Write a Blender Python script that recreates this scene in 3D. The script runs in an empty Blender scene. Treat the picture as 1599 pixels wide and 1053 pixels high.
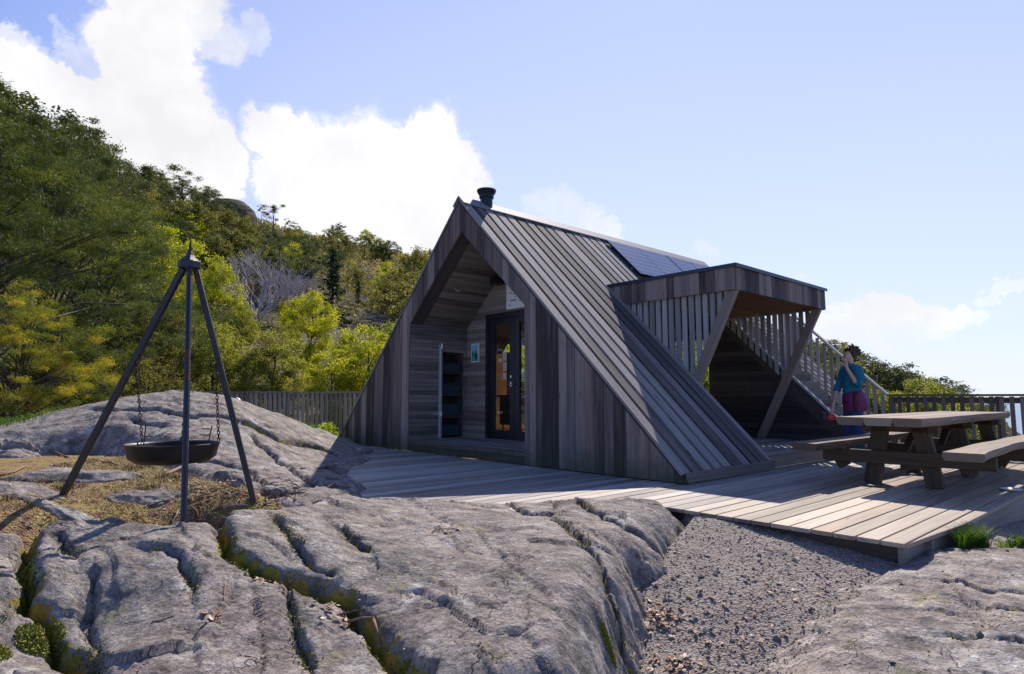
import bpy, math, random
import numpy as np
from math import sin, cos, pi, radians, sqrt, atan2
from mathutils import Vector, Matrix

S = bpy.context.scene
COL = S.collection

# ------------------------------------------------------------------ camera
cam_d = bpy.data.cameras.new('camera')
cam = bpy.data.objects.new('camera', cam_d)
COL.objects.link(cam)
cam.location = (0, 0, 0.95)
cam.rotation_euler = (radians(90 + 5.56), 0, 0)
cam_d.sensor_width = 36
cam_d.lens = 21.61
cam_d.clip_start = 0.05
cam_d.clip_end = 60000
S.camera = cam
S.render.resolution_x = 1024
S.render.resolution_y = 674

# ------------------------------------------------------------------ sky, sun, exposure
SUN = Vector((0.255, 1.0, 1.0)).normalized()
SUN_EL = math.asin(SUN.z)
SUN_AZ = atan2(SUN.x, SUN.y)
world = bpy.data.worlds.new('World')
S.world = world
world.use_nodes = True
wn, wl = world.node_tree.nodes, world.node_tree.links
wn.clear()
w_out = wn.new('ShaderNodeOutputWorld')
w_bg = wn.new('ShaderNodeBackground')
w_bg.inputs['Strength'].default_value = 0.085
wl.new(w_bg.outputs[0], w_out.inputs[0])
sky = wn.new('ShaderNodeTexSky')
sky.sky_type = 'NISHITA'
sky.sun_disc = False
sky.sun_elevation = SUN_EL
sky.sun_rotation = SUN_AZ
sky.altitude = 50
sky.air_density = 1.0
sky.dust_density = 0.1
sky.ozone_density = 3.0


def wmath(op, a, b=None, c=None, clamp=False):
    n = wn.new('ShaderNodeMath'); n.operation = op; n.use_clamp = clamp
    for i, v in enumerate((a, b, c)):
        if v is None: continue
        if isinstance(v, (int, float)): n.inputs[i].default_value = v
        else: wl.new(v, n.inputs[i])
    return n.outputs[0]


tc = wn.new('ShaderNodeTexCoord')
wdir = tc.outputs['Generated']


def wnoise(scale, detail, rough, vec=None):
    n = wn.new('ShaderNodeTexNoise'); n.inputs['Scale'].default_value = scale
    n.inputs['Detail'].default_value = detail; n.inputs['Roughness'].default_value = rough
    wl.new(vec or wdir, n.inputs['Vector']); return n


def vadd(a, b, sc):
    s = wn.new('ShaderNodeVectorMath'); s.operation = 'SUBTRACT'; wl.new(b, s.inputs[0]); s.inputs[1].default_value = (.5, .5, .5)
    m = wn.new('ShaderNodeVectorMath'); m.operation = 'SCALE'; wl.new(s.outputs[0], m.inputs[0]); m.inputs['Scale'].default_value = sc
    r = wn.new('ShaderNodeVectorMath'); r.operation = 'ADD'; wl.new(a, r.inputs[0]); wl.new(m.outputs[0], r.inputs[1]); return r.outputs[0]


wd1 = vadd(wdir, wnoise(5, 3, .5).outputs['Color'], .10)
wd2 = vadd(wd1, wnoise(17, 9, .68).outputs['Color'], .085)
# cumulus banks: direction of each lobe, its angular radius, its density
LOBES = [(-0.589,0.710,0.386,0.067,1.00), (-0.642,0.687,0.342,0.093,1.00), (-0.549,0.757,0.355,0.071,1.00), (-0.469,0.757,0.455,0.071,1.00), (-0.472,0.789,0.393,0.082,1.00), (-0.492,0.809,0.321,0.084,1.00), (-0.433,0.838,0.332,0.059,1.00), (-0.547,0.784,0.293,0.077,1.00), (-0.422,0.749,0.511,0.062,0.90), (-0.452,0.713,0.537,0.071,1.00), (-0.590,0.689,0.422,0.035,0.80), (-0.523,0.734,0.433,0.041,0.60), (-0.395,0.783,0.480,0.047,0.75), (-0.339,0.803,0.490,0.028,0.62), (-0.595,0.747,0.296,0.083,1.00), (-0.431,0.857,0.283,0.041,0.95), (-0.539,0.711,0.452,0.021,0.40), (-0.333,0.870,0.364,0.058,1.00), (-0.288,0.895,0.340,0.081,1.00), (-0.206,0.913,0.352,0.085,1.00), (-0.132,0.912,0.387,0.060,1.00), (-0.100,0.935,0.340,0.065,1.00), (-0.238,0.931,0.277,0.098,1.00), (-0.161,0.946,0.281,0.080,1.00), (-0.351,0.886,0.302,0.047,0.90), (-0.293,0.919,0.263,0.078,1.00), (-0.070,0.941,0.331,0.038,0.90), (0.082,0.954,0.289,0.048,0.50), (0.127,0.949,0.287,0.028,0.62), (0.051,0.954,0.294,0.040,0.42), (0.143,0.954,0.265,0.030,0.62), (0.292,0.932,0.214,0.012,0.6), (0.455,0.884,0.111,0.025,0.80), (0.480,0.870,0.116,0.026,0.85), (0.504,0.855,0.120,0.028,0.90), (0.530,0.840,0.119,0.027,0.92), (0.555,0.824,0.112,0.025,0.85), (0.578,0.809,0.107,0.021,0.75), (0.600,0.793,0.103,0.016,0.60), (0.470,0.878,0.090,0.028,0.75), (0.511,0.855,0.091,0.028,0.75), (0.549,0.831,0.090,0.022,0.60), (0.615,0.777,0.135,0.010,0.50), (0.627,0.767,0.136,0.010,0.50), (0.602,0.787,0.132,0.010,0.40), (0.637,0.759,0.138,0.010,0.50), (0.423,0.890,0.168,0.023,0.40)]
acc = None
for (dx, dy, dz, rad, dens) in LOBES:
    dn = wn.new('ShaderNodeVectorMath'); dn.operation = 'DISTANCE'
    wl.new(wd2, dn.inputs[0]); dn.inputs[1].default_value = (dx, dy, dz)
    mr = wn.new('ShaderNodeMapRange'); mr.interpolation_type = 'SMOOTHSTEP'
    wl.new(dn.outputs['Value'], mr.inputs['Value'])
    mr.inputs['From Min'].default_value = rad * 1.10; mr.inputs['From Max'].default_value = rad * .80
    mr.inputs['To Min'].default_value = 0; mr.inputs['To Max'].default_value = dens
    acc = mr.outputs[0] if acc is None else wmath('MAXIMUM', acc, mr.outputs[0])
wisp = wn.new('ShaderNodeMapRange')
wl.new(wnoise(13, 6, .65, wd1).outputs['Fac'], wisp.inputs['Value'])
wisp.inputs['From Min'].default_value = .40; wisp.inputs['From Max'].default_value = .62
soft = wmath('MULTIPLY', acc, wmath('ADD', wmath('MULTIPLY', wisp.outputs[0], .5), .5))
hard = wn.new('ShaderNodeMapRange'); wl.new(acc, hard.inputs['Value'])
hard.inputs['From Min'].default_value = .45; hard.inputs['From Max'].default_value = .95
cov = wmath('MAXIMUM', soft, hard.outputs[0], clamp=True)
# thin general veil low on the sunward side
sxyz = wn.new('ShaderNodeSeparateXYZ'); wl.new(wdir, sxyz.inputs[0])
shade = wn.new('ShaderNodeMapRange'); wl.new(wnoise(6, 5, .6).outputs['Fac'], shade.inputs['Value'])
shade.inputs['From Min'].default_value = .35; shade.inputs['From Max'].default_value = .65
shade.inputs['To Min'].default_value = .85; shade.inputs['To Max'].default_value = 1.04
ccol = wn.new('ShaderNodeMixRGB'); ccol.inputs[0].default_value = 1; ccol.blend_type = 'MULTIPLY'
ccol.inputs[1].default_value = (9.4, 9.4, 9.6, 1)
wl.new(shade.outputs[0], ccol.inputs[2])
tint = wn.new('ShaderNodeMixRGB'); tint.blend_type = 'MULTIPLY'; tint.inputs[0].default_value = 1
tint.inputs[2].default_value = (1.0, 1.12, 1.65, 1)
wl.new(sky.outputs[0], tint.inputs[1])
# sea haze: the sky pales towards lavender, most of all low down
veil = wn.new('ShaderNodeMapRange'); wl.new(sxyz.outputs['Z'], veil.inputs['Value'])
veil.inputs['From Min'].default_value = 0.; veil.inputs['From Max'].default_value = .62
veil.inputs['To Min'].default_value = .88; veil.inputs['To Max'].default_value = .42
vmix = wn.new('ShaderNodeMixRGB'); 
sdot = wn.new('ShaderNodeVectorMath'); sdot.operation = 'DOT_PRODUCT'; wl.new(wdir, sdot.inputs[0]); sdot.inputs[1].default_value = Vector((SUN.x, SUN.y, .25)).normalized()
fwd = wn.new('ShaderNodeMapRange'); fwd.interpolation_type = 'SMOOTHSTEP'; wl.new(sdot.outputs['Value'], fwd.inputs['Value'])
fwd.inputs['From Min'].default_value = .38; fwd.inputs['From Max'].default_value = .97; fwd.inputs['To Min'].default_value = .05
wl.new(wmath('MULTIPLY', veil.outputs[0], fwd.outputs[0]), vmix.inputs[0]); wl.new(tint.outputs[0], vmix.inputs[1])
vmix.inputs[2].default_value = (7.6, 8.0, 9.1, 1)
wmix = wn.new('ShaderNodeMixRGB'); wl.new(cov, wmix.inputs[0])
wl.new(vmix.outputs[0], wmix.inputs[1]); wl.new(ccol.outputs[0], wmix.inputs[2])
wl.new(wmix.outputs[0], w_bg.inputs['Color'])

sun_d = bpy.data.lights.new('sun', 'SUN')
sun_d.energy = 5.0
sun_d.angle = radians(0.53)
sun_d.color = (1.0, 0.91, 0.80)
sun = bpy.data.objects.new('sun', sun_d)
COL.objects.link(sun)
sun.rotation_euler = SUN.to_track_quat('Z', 'Y').to_euler()
S.view_settings.view_transform = 'Standard'
S.view_settings.look = 'None'
S.view_settings.exposure = 0.4
S.view_settings.gamma = 1.0
S.view_settings.use_curve_mapping = False

# ------------------------------------------------------------------ helpers
R = random.Random(11)
NP = np.random.RandomState(5)


def tag(o, label=None, cat=None, group=None, kind=None):
    for k, v in (('label', label), ('category', cat), ('group', group), ('kind', kind)):
        if v: o[k] = v
    return o


def empty(name, loc=(0, 0, 0), rz=0, **kw):
    o = bpy.data.objects.new(name, None); COL.objects.link(o)
    o.location = loc; o.rotation_euler = (0, 0, rz); o.empty_display_size = .2
    return tag(o, **kw)


def fast_mesh(name, V, F, mat=None, parent=None, smooth=False, uv=None, rnd=None, attrs=None, mats=None, mi=None):
    """V (n,3), F (m,k) one face size, or list of lists"""
    me = bpy.data.meshes.new(name)
    V = np.asarray(V, dtype=np.float32)
    if isinstance(F, np.ndarray):
        m, k = F.shape; li = F.astype(np.int32).ravel(); starts = np.arange(m, dtype=np.int32) * k; tot = np.full(m, k, np.int32)
    else:
        tot = np.array([len(f) for f in F], np.int32); li = np.array([i for f in F for i in f], np.int32)
        starts = np.r_[0, np.cumsum(tot)[:-1]].astype(np.int32); m = len(F)
    me.vertices.add(len(V)); me.vertices.foreach_set('co', V.ravel())
    me.loops.add(len(li)); me.loops.foreach_set('vertex_index', li)
    me.polygons.add(m); me.polygons.foreach_set('loop_start', starts); me.polygons.foreach_set('loop_total', tot)
    me.polygons.foreach_set('use_smooth', np.full(m, smooth, bool))
    if uv is not None:
        l = me.uv_layers.new(name='UVMap'); l.data.foreach_set('uv', np.asarray(uv, np.float32).ravel())
    if rnd is not None:
        a = me.attributes.new('rnd', 'FLOAT', 'FACE'); a.data.foreach_set('value', np.asarray(rnd, np.float32))
    for nm, arr in (attrs or {}).items():
        a = me.attributes.new(nm, 'FLOAT', 'POINT'); a.data.foreach_set('value', np.asarray(arr, np.float32))
    for mm in (mats or ([mat] if mat else [])): me.materials.append(mm)
    if mi is not None: me.polygons.foreach_set('material_index', np.asarray(mi, np.int32))
    me.update(calc_edges=True); me.validate()
    o = bpy.data.objects.new(name, me); COL.objects.link(o)
    if parent: o.parent = parent
    return o


def V3(*a): return Vector(a)


class MB:
    def __init__(s): s.v = []; s.f = []; s.uv = []; s.rn = []; s.mi = []; s.m = 0; s.rnd = random.Random(7)
    def face(s, idx, uvs, r): s.f.append(list(idx)); s.uv += list(uvs); s.rn.append(r); s.mi.append(s.m)
    def prism(s, pts, ext, ud=None, r=None):
        pts = [Vector(p) for p in pts]; ext = Vector(ext); n = len(pts)
        r = s.rnd.random() if r is None else r
        nrm = Vector((0, 0, 0))
        for i in range(n): nrm += pts[i].cross(pts[(i + 1) % n])
        if nrm.dot(ext) > 0: pts.reverse()
        ud = Vector(ud).normalized() if ud is not None else (pts[1] - pts[0]).normalized()
        b = len(s.v); s.v += [tuple(p) for p in pts] + [tuple(p + ext) for p in pts]
        off = Vector((s.rnd.random() * 30, s.rnd.random() * 30))
        def uvs(ids, nn):
            nn = nn.normalized(); vd = nn.cross(ud)
            if vd.length < .2: uu = nn.orthogonal().normalized(); vd = nn.cross(uu)
            else: uu = ud; vd.normalize()
            return [(Vector(s.v[i]).dot(uu) + off.x, Vector(s.v[i]).dot(vd) + off.y) for i in ids]
        a = list(range(b, b + n)); c = list(range(b + 2 * n - 1, b + n - 1, -1))
        en = ext.normalized()
        s.face(a, uvs(a, en), r); s.face(c, uvs(c, en), r)
        for i in range(n):
            j = (i + 1) % n; q = [b + j, b + i, b + n + i, b + n + j]
            nn = (pts[j] - pts[i]).cross(ext)
            s.face(q, uvs(q, nn if nn.length > 1e-9 else en), r)
        return s
    def box(s, x0, x1, y0, y1, z0, z1, ud=(1, 0, 0), r=None):
        return s.prism([(x0, y0, z0), (x1, y0, z0), (x1, y1, z0), (x0, y1, z0)], (0, 0, z1 - z0), ud, r)
    def beam(s, p0, p1, w, t, side, r=None):
        """box from p0 to p1; w measured along side, t across both"""
        p0, p1 = Vector(p0), Vector(p1); d = (p1 - p0); side = Vector(side)
        side = (side - d.normalized() * side.dot(d.normalized())).normalized(); th = d.cross(side).normalized()
        a = side * w / 2; b = th * t / 2
        return s.prism([p0 - a - b, p0 + a - b, p0 + a + b, p0 - a + b], d, d, r)
    def tube(s, P, rad, n=8, cap=True, r=None):
        P = [Vector(p) for p in P]; r = s.rnd.random() if r is None else r
        if not isinstance(rad, (list, tuple)): rad = [rad] * len(P)
        b = len(s.v); ref = None; L = 0
        for i, p in enumerate(P):
            d = (P[min(i + 1, len(P) - 1)] - P[max(i - 1, 0)]).normalized()
            if ref is None: ref = d.orthogonal().normalized()
            ref = (ref - d * ref.dot(d)).normalized(); o = d.cross(ref)
            for k in range(n):
                a = 2 * pi * k / n; s.v.append(tuple(p + (ref * cos(a) + o * sin(a)) * rad[i]))
        for i in range(len(P) - 1):
            for k in range(n):
                k2 = (k + 1) % n
                s.face([b + i * n + k, b + i * n + k2, b + (i + 1) * n + k2, b + (i + 1) * n + k],
                       [(i * .2, k / n), (i * .2, (k + 1) / n), (i * .2 + .2, (k + 1) / n), (i * .2 + .2, k / n)], r)
        if cap:
            s.face([b + k for k in range(n)][::-1], [(0, 0)] * n, r)
            e = b + (len(P) - 1) * n; s.face([e + k for k in range(n)], [(0, 0)] * n, r)
        return s
    def lathe(s, c, prof, n=24, r=.5):
        c = Vector(c); b = len(s.v); m = len(prof)
        for (rr, z) in prof:
            for k in range(n):
                a = 2 * pi * k / n; s.v.append((c.x + rr * cos(a), c.y + rr * sin(a), c.z + z))
        for i in range(m - 1):
            for k in range(n):
                k2 = (k + 1) % n
                s.face([b + i * n + k, b + i * n + k2, b + (i + 1) * n + k2, b + (i + 1) * n + k], [(0, 0)] * 4, r)
        return s
    def build(s, name, mat, parent=None, smooth=False, bevel=0):
        mats = mat if isinstance(mat, list) else [mat]
        o = fast_mesh(name, s.v, s.f, None, parent, smooth, s.uv, s.rn, mats=mats, mi=s.mi)
        if bevel:
            md = o.modifiers.new('bevel', 'BEVEL'); md.width = bevel; md.segments = 1; md.limit_method = 'ANGLE'
        return o


# ---- vectorised value noise
_P = NP.rand(4096).astype(np.float32)


def vnoise(x, y, seed=0):
    xi = np.floor(x).astype(np.int64); yi = np.floor(y).astype(np.int64); fx = x - xi; fy = y - yi
    fx = fx * fx * (3 - 2 * fx); fy = fy * fy * (3 - 2 * fy)
    h = lambda a, b: _P[((a * 73856093) ^ (b * 19349663) ^ (seed * 83492791)) & 4095]
    return (h(xi, yi) * (1 - fx) + h(xi + 1, yi) * fx) * (1 - fy) + (h(xi, yi + 1) * (1 - fx) + h(xi + 1, yi + 1) * fx) * fy - .5


def fbm(x, y, o=4, seed=0, g=.5):
    r = 0; a = 1
    for i in range(o): r = r + a * vnoise(x * 2 ** i + 17.3 * i, y * 2 ** i + 9.1 * i, seed + i); a *= g
    return r


# ---- materials
def mk(name):
    m = bpy.data.materials.new(name); m.use_nodes = True; nt = m.node_tree; nt.nodes.clear()
    o = nt.nodes.new('ShaderNodeOutputMaterial'); return m, nt, o


class NT:
    def __init__(s, name): s.m, s.nt, s.out = mk(name)
    def n(s, t, ins=None, **kw):
        x = s.nt.nodes.new('ShaderNode' + t)
        for k, v in kw.items(): setattr(x, k, v)
        for k, v in (ins or {}).items():
            if hasattr(v, 'is_output') or isinstance(v, bpy.types.NodeSocket): s.nt.links.new(v, x.inputs[k])
            else: x.inputs[k].default_value = v
        return x
    def math(s, op, a, b=0, clamp=False):
        return s.n('Math', {0: a, 1: b}, operation=op, use_clamp=clamp).outputs[0]
    def mr(s, v, a, b, c=0., d=1.):
        return s.n('MapRange', {'Value': v, 'From Min': a, 'From Max': b, 'To Min': c, 'To Max': d}).outputs[0]
    def mix(s, f, a, b, mode='MIX'):
        return s.n('MixRGB', {0: f, 1: a, 2: b}, blend_type=mode).outputs[0]
    def noise(s, vec, sc, de=4, ro=.55, out='Fac'):
        return s.n('TexNoise', {'Vector': vec, 'Scale': sc, 'Detail': de, 'Roughness': ro}).outputs[out]
    def obj(s): return s.n('TexCoord').outputs['Object']
    def uv(s): return s.n('TexCoord').outputs['UV']
    def mp(s, v, sc, loc=(0, 0, 0), rot=(0, 0, 0)):
        return s.n('Mapping', {'Vector': v, 'Scale': sc, 'Location': loc, 'Rotation': rot}).outputs[0]
    def at(s, name): return s.n('Attribute', attribute_name=name).outputs['Fac']
    def ramp(s, f, stops):
        r = s.n('ValToRGB', {0: f}); e = r.color_ramp.elements
        while len(e) < len(stops): e.new(.5)
        for i, (p, c) in enumerate(stops): e[i].position = p; e[i].color = (*c, 1)
        return r.outputs[0]
    def bump(s, h, st, d=.01): return s.n('Bump', {'Height': h, 'Strength': st, 'Distance': d}).outputs[0]
    def pbsdf(s, col, rough=.7, norm=None, metal=0., spec=.5, **kw):
        ins = {'Base Color': col, 'Roughness': rough, 'Metallic': metal, 'Specular IOR Level': spec}
        if norm is not None: ins['Normal'] = norm
        ins.update(kw); return s.n('BsdfPrincipled', ins).outputs[0]
    def done(s, sh, disp=None):
        s.nt.links.new(sh, s.out.inputs[0]); return s.m


def c4(c): return (*c, 1)


def wood(name, dark, light, var=.5, rough=.72, bump=.5, tint=None, knots=True, foot=0):
    t = NT(name); uv = t.uv(); r = t.at('rnd')
    g = t.noise(t.mp(uv, (1.2, 38, 1)), 1, 5, .6)
    g2 = t.noise(t.mp(uv, (.5, 5, 1)), 1, 3, .5)
    f = t.math('ADD', t.math('MULTIPLY', g, .65), t.math('MULTIPLY', g2, .55))
    f = t.math('ADD', f, t.math('MULTIPLY', t.math('SUBTRACT', r, .5), var))
    col = t.mix(t.mr(f, .36, .86), c4(dark), c4(light))
    if tint:
        col = t.mix(t.math('MULTIPLY', t.mr(t.math('FRACT', t.math('MULTIPLY', r, 7.3)), .55, .95), .7), col, t.mix(1., col, c4(tint), 'MULTIPLY'))
    if knots:
        k = t.n('TexVoronoi', {'Vector': t.mp(uv, (1.6, 9, 1)), 'Scale': 1.}).outputs['Distance']
        col = t.mix(t.math('MULTIPLY', t.mr(k, .12, .05), .6), col, c4([x * .35 for x in dark]))
    if foot:  # algae and splash dirt near the ground
        zz = t.n('SeparateXYZ', {0: t.obj()}).outputs[2]
        al = t.math('MULTIPLY', t.mr(t.math('ADD', zz, t.math('MULTIPLY', t.noise(t.obj(), 5, 5, .7), .5)), .62, .28), foot, True)
        col = t.mix(al, col, (.055, .058, .02, 1))
        st = t.noise(t.mp(t.obj(), (3, 6, .5)), 1.4, 5, .6)
        col = t.mix(t.mr(st, .52, .68, 0., .45), col, t.mix(1., col, (.45, .42, .42, 1), 'MULTIPLY'))
    b = t.bump(g, bump, .006)
    return t.done(t.pbsdf(col, rough, b, spec=.35))


W_FRONT = wood('weathered_wall_wood', (.036, .026, .025), (.28, .222, .20), .56, tint=(1.15, .92, .80), foot=.6)
W_ROOFLOW = wood('roof_gap_shade_wood', (.018, .016, .018), (.07, .062, .06), .3)  # lower boards darkened: shade of the gaps put into their colour
W_SIDE = wood('weathered_siding_wood', (.05, .042, .045), (.15, .125, .12), .35)
W_ROOF = wood('weathered_roof_wood', (.06, .055, .055), (.29, .265, .25), .45, rough=.85, bump=.7, tint=(1.1, .93, .85))
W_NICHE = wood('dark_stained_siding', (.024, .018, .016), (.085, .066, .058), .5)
W_PORCH = wood('porch_siding_wood', (.09, .078, .07), (.31, .265, .235), .35)
W_CEIL = wood('canopy_ceiling_wood', (.13, .075, .04), (.33, .2, .11), .3)
W_SLAT = wood('grey_slat_wood', (.20, .195, .195), (.44, .42, .41), .4)
W_DECK = wood('deck_wood', (.12, .108, .10), (.46, .42, .38), .34, rough=.66, tint=(1.06, .92, .8))
W_DECK2 = wood('newer_deck_wood', (.15, .115, .09), (.49, .40, .31), .45, rough=.62, tint=(1.08, .9, .75))
W_DECKR = wood('deck_edge_wood', (.10, .08, .066), (.27, .235, .21), .4)
W_SKIRT = wood('shaded_skirt_wood', (.03, .022, .016), (.09, .07, .055), .4)  # dark tone carries the shadow under the overhanging deck boards
W_BENCH = wood('picnic_table_wood', (.085, .055, .036), (.33, .26, .195), .3, tint=(1.15, .85, .65))
W_RAIL = wood('brown_rail_wood', (.075, .06, .048), (.21, .18, .15), .4)
W_LEG = wood('brown_leg_wood', (.045, .028, .015), (.14, .09, .05), .3)
W_POST = wood('brace_post_wood', (.16, .12, .095), (.36, .29, .24), .3)
W_FENCE = wood('fence_wood', (.12, .11, .095), (.30, .28, .25), .4)
W_ORANGE = wood('varnished_interior_wood', (.62, .25, .07), (.85, .45, .18), .2, rough=.35, bump=.1)


def plain(name, col, rough=.5, metal=0., noise=.0, nscale=20, spec=.5, col2=None):
    t = NT(name)
    if noise or col2:
        f = t.noise(t.obj(), nscale, 5, .6)
        c = t.mix(t.mr(f, .35, .65), c4(col), c4(col2 or [min(1, x * (1 + noise)) for x in col]))
        return t.done(t.pbsdf(c, rough, t.bump(f, .2, .003), metal, spec))
    return t.done(t.pbsdf(c4(col), rough, None, metal, spec))


M_BLACKSTEEL = plain('painted_black_steel', (.010, .013, .022), .5, .0, nscale=14, col2=(.016, .022, .036))
t = NT('painted_steel_with_rust'); n1 = t.noise(t.obj(), 5, 6, .7)
M_LEGSTEEL = t.done(t.pbsdf(t.mix(t.mr(n1, .54, .66), (.010, .014, .024, 1), (.085, .030, .016, 1)), t.mr(n1, .5, .65, .42, .8), t.bump(t.noise(t.obj(), 60, 4, .6), .25, .002)))
M_RUST = plain('rusty_black_iron', (.02, .018, .018), .6, .4, nscale=9, col2=(.09, .04, .022))
M_PAN = plain('sooty_pan_iron', (.008, .010, .011), .42, .4, nscale=8, col2=(.022, .022, .024))
M_FLASH = plain('dark_blue_flashing', (.03, .045, .065), .4, .5)
M_RIDGE = plain('ridge_metal', (.20, .20, .21), .7, .2, noise=.2)
M_FRAME = plain('dark_door_frame', (.012, .014, .018), .35)
M_STEEL = plain('brushed_steel', (.55, .57, .6), .3, .9)
M_WHITE = plain('white_paint', (.78, .78, .76), .5)
M_INK = plain('grey_print', (.16, .17, .2), .6)
M_PIPE = plain('black_pipe', (.012, .016, .018), .4, .3)
M_POST2 = plain('pale_metal_post', (.45, .45, .48), .45, .4)
M_LINO = plain('interior_floor', (.6, .42, .26), .5, noise=.3)
M_BLUEBOX = plain('stacked_blue_crates', (.03, .048, .06), .5, noise=.3)

t = NT('clear_glass')
fr = t.n('Fresnel', {'IOR': 1.5}).outputs[0]
bk = t.n('NewGeometry').outputs['Backfacing']
sh = t.n('MixShader', {0: t.math('MULTIPLY', t.mr(fr, 0., 1., .04, 1.), t.math('SUBTRACT', 1., bk)), 1: t.n('BsdfTransparent', {'Color': (.86, .9, .88, 1)}).outputs[0],
                       2: t.n('BsdfGlossy', {'Roughness': .01, 'Color': (.9, .92, .95, 1)}).outputs[0]}).outputs[0]
M_GLASS = t.done(sh)

t = NT('solar_cells'); uv = t.uv()
br = t.n('TexBrick', {'Vector': uv, 'Scale': 1., 'Mortar Size': .009, 'Brick Width': .158, 'Row Height': .158, 'Color1': (.012, .035, .13, 1), 'Color2': (.015, .042, .15, 1), 'Mortar': (.22, .28, .42, 1)}, offset=0.)
M_SOLAR = t.done(t.pbsdf(br.outputs[0], .3, spec=.35))


# rock: attributes 'groove' (how deep in a crack) and 'moss'
def rock(name, tint, mossy=1., gain=1.):
    t = NT(name); o = t.obj()
    big = t.noise(o, 1.3, 4, .55); mid = t.noise(t.mp(o, (1, 1, 1.), rot=(0, 0, .5)), 7, 6, .62); fine = t.noise(o, 55, 5, .7)
    streak = t.noise(t.mp(o, (1.6, 4, 3), rot=(0, 0, .55)), 3.4, 8, .78)
    c = t.ramp(t.math('ADD', t.math('MULTIPLY', mid, .6), t.math('MULTIPLY', streak, .4)),
               [(.32, (.06, .054, .05)), (.44, (.165, .149, .137)), (.54, (.28, .255, .232)), (.68, (.43, .395, .36))])
    c = t.mix(t.mr(big, .42, .62, 0., .55), c, t.mix(1., c, c4(tint), 'MULTIPLY'))
    spec = t.math('MULTIPLY', t.mr(fine, .35, .68, .62, 1.42), t.mr(t.noise(o, 160, 3, .6), .38, .62, .75, 1.25))
    sp = t.n('CombineColor', {0: spec, 1: spec, 2: spec}).outputs[0]
    c = t.mix(1., c, sp, 'MULTIPLY')
    lich = t.noise(o, 3.1, 7, .7)
    c = t.mix(t.mr(lich, .57, .66, 0., .6), c, (.56, .55, .52, 1))
    dk = t.noise(t.mp(o, (1, 1, 1), loc=(7, 3, 1)), 2.3, 6, .7)
    c = t.mix(t.mr(dk, .54, .68, 0., .55), c, (.095, .088, .085, 1))
    gl = t.noise(t.mp(o, (1, 1, 1), loc=(2, 9, 4)), 4.5, 6, .7)
    c = t.mix(t.mr(gl, .58, .70, 0., .55 * mossy), c, (.22, .22, .075, 1))
    vn = t.n('TexVoronoi', {'Vector': t.mp(t.n('VectorMath', {0: o, 1: t.n('VectorMath', {0: t.noise(o, 3, 4, .6, 'Color'), 'Scale': .5}, operation='SCALE').outputs[0]}, operation='ADD').outputs[0], (1, 1.7, 1), rot=(0, 0, .7)), 'Scale': 2.3}, feature='DISTANCE_TO_EDGE').outputs['Distance']
    ck = t.math('MULTIPLY', t.mr(vn, .012, .0, 0., 1.), t.mr(t.noise(t.mp(o, (1, 1, 1), loc=(4, 4, 4)), 1.6, 3, .5), .48, .6), clamp=True)
    c = t.mix(t.math('MULTIPLY', ck, .75), c, (.04, .035, .03, 1))
    c = t.mix(1., c, (gain, gain * .98, gain * .96, 1), 'MULTIPLY')
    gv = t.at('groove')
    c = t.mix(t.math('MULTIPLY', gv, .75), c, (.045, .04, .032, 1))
    ms = t.at('moss'); mn = t.noise(o, 14, 5, .7)
    mcol = t.ramp(t.noise(t.mp(o, (1, 1, 1), loc=(3, 1, 0)), 5, 4, .6), [(.35, (.06, .085, .012)), (.47, (.22, .20, .02)), (.57, (.38, .24, .03)), (.72, (.24, .11, .03))])
    mf = t.mr(t.math('ADD', ms, t.math('MULTIPLY', t.math('SUBTRACT', mn, .5), 3.2)), .55, .72)
    c = t.mix(mf, c, mcol)
    pits = t.n('TexVoronoi', {'Vector': o, 'Scale': 38.}).outputs['Distance']
    h = t.math('ADD', t.math('MULTIPLY', mid, 1.6), t.math('ADD', t.math('MULTIPLY', fine, .55), t.math('SUBTRACT', t.math('ADD', t.math('MULTIPLY', streak, .8), t.math('MULTIPLY', pits, .3)), t.math('MULTIPLY', ck, .8))))
    return t.done(t.pbsdf(c, .86, t.bump(h, .9, .024), spec=.25))


M_ROCK = rock('grey_gneiss', (1.04, .93, .95))
M_ROCK2 = rock('striated_gneiss', (1.06, .95, .90), .9, 1.22)

t = NT('gravel_dirt'); o = t.obj()
v1 = t.n('TexVoronoi', {'Vector': o, 'Scale': 75.}); v2 = t.n('TexVoronoi', {'Vector': o, 'Scale': 28.})
cc = t.mix(t.noise(o, 2., 4, .6), (.155, .118, .092, 1), (.30, .238, .19, 1))
cv = t.n('HueSaturation', {'Color': v1.outputs['Color'], 'Saturation': .18, 'Value': .55}).outputs[0]
cc = t.mix(.22, cc, cv); cc = t.mix(t.mr(t.noise(o, 6, 6, .7), .5, .7, 0., .5), cc, (.07, .06, .052, 1))
dirt = t.at('dirt')
ncol = t.ramp(t.noise(t.mp(o, (1, 1, 1)), 9, 6, .75), [(.3, (.04, .028, .02)), (.42, (.15, .085, .05)), (.5, (.26, .16, .085)), (.56, (.25, .20, .05)), (.64, (.17, .17, .035)), (.75, (.06, .085, .015))])
cc = t.mix(dirt, cc, ncol)
hh = t.math('ADD', v1.outputs['Distance'], t.math('MULTIPLY', v2.outputs['Distance'], .8))
M_GRAVEL = t.done(t.pbsdf(cc, .9, t.bump(hh, .9, .012), spec=.2))

t = NT('loose_stones'); r = t.at('rnd')
c = t.ramp(r, [(0., (.085, .07, .058)), (.45, (.19, .152, .126)), (.78, (.30, .25, .21)), (.95, (.55, .5, .45))])
M_STONES = t.done(t.pbsdf(t.mix(t.math('MULTIPLY', t.noise(t.obj(), 60, 3, .6), .5), c, (.1, .09, .085, 1)), .85))

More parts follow.
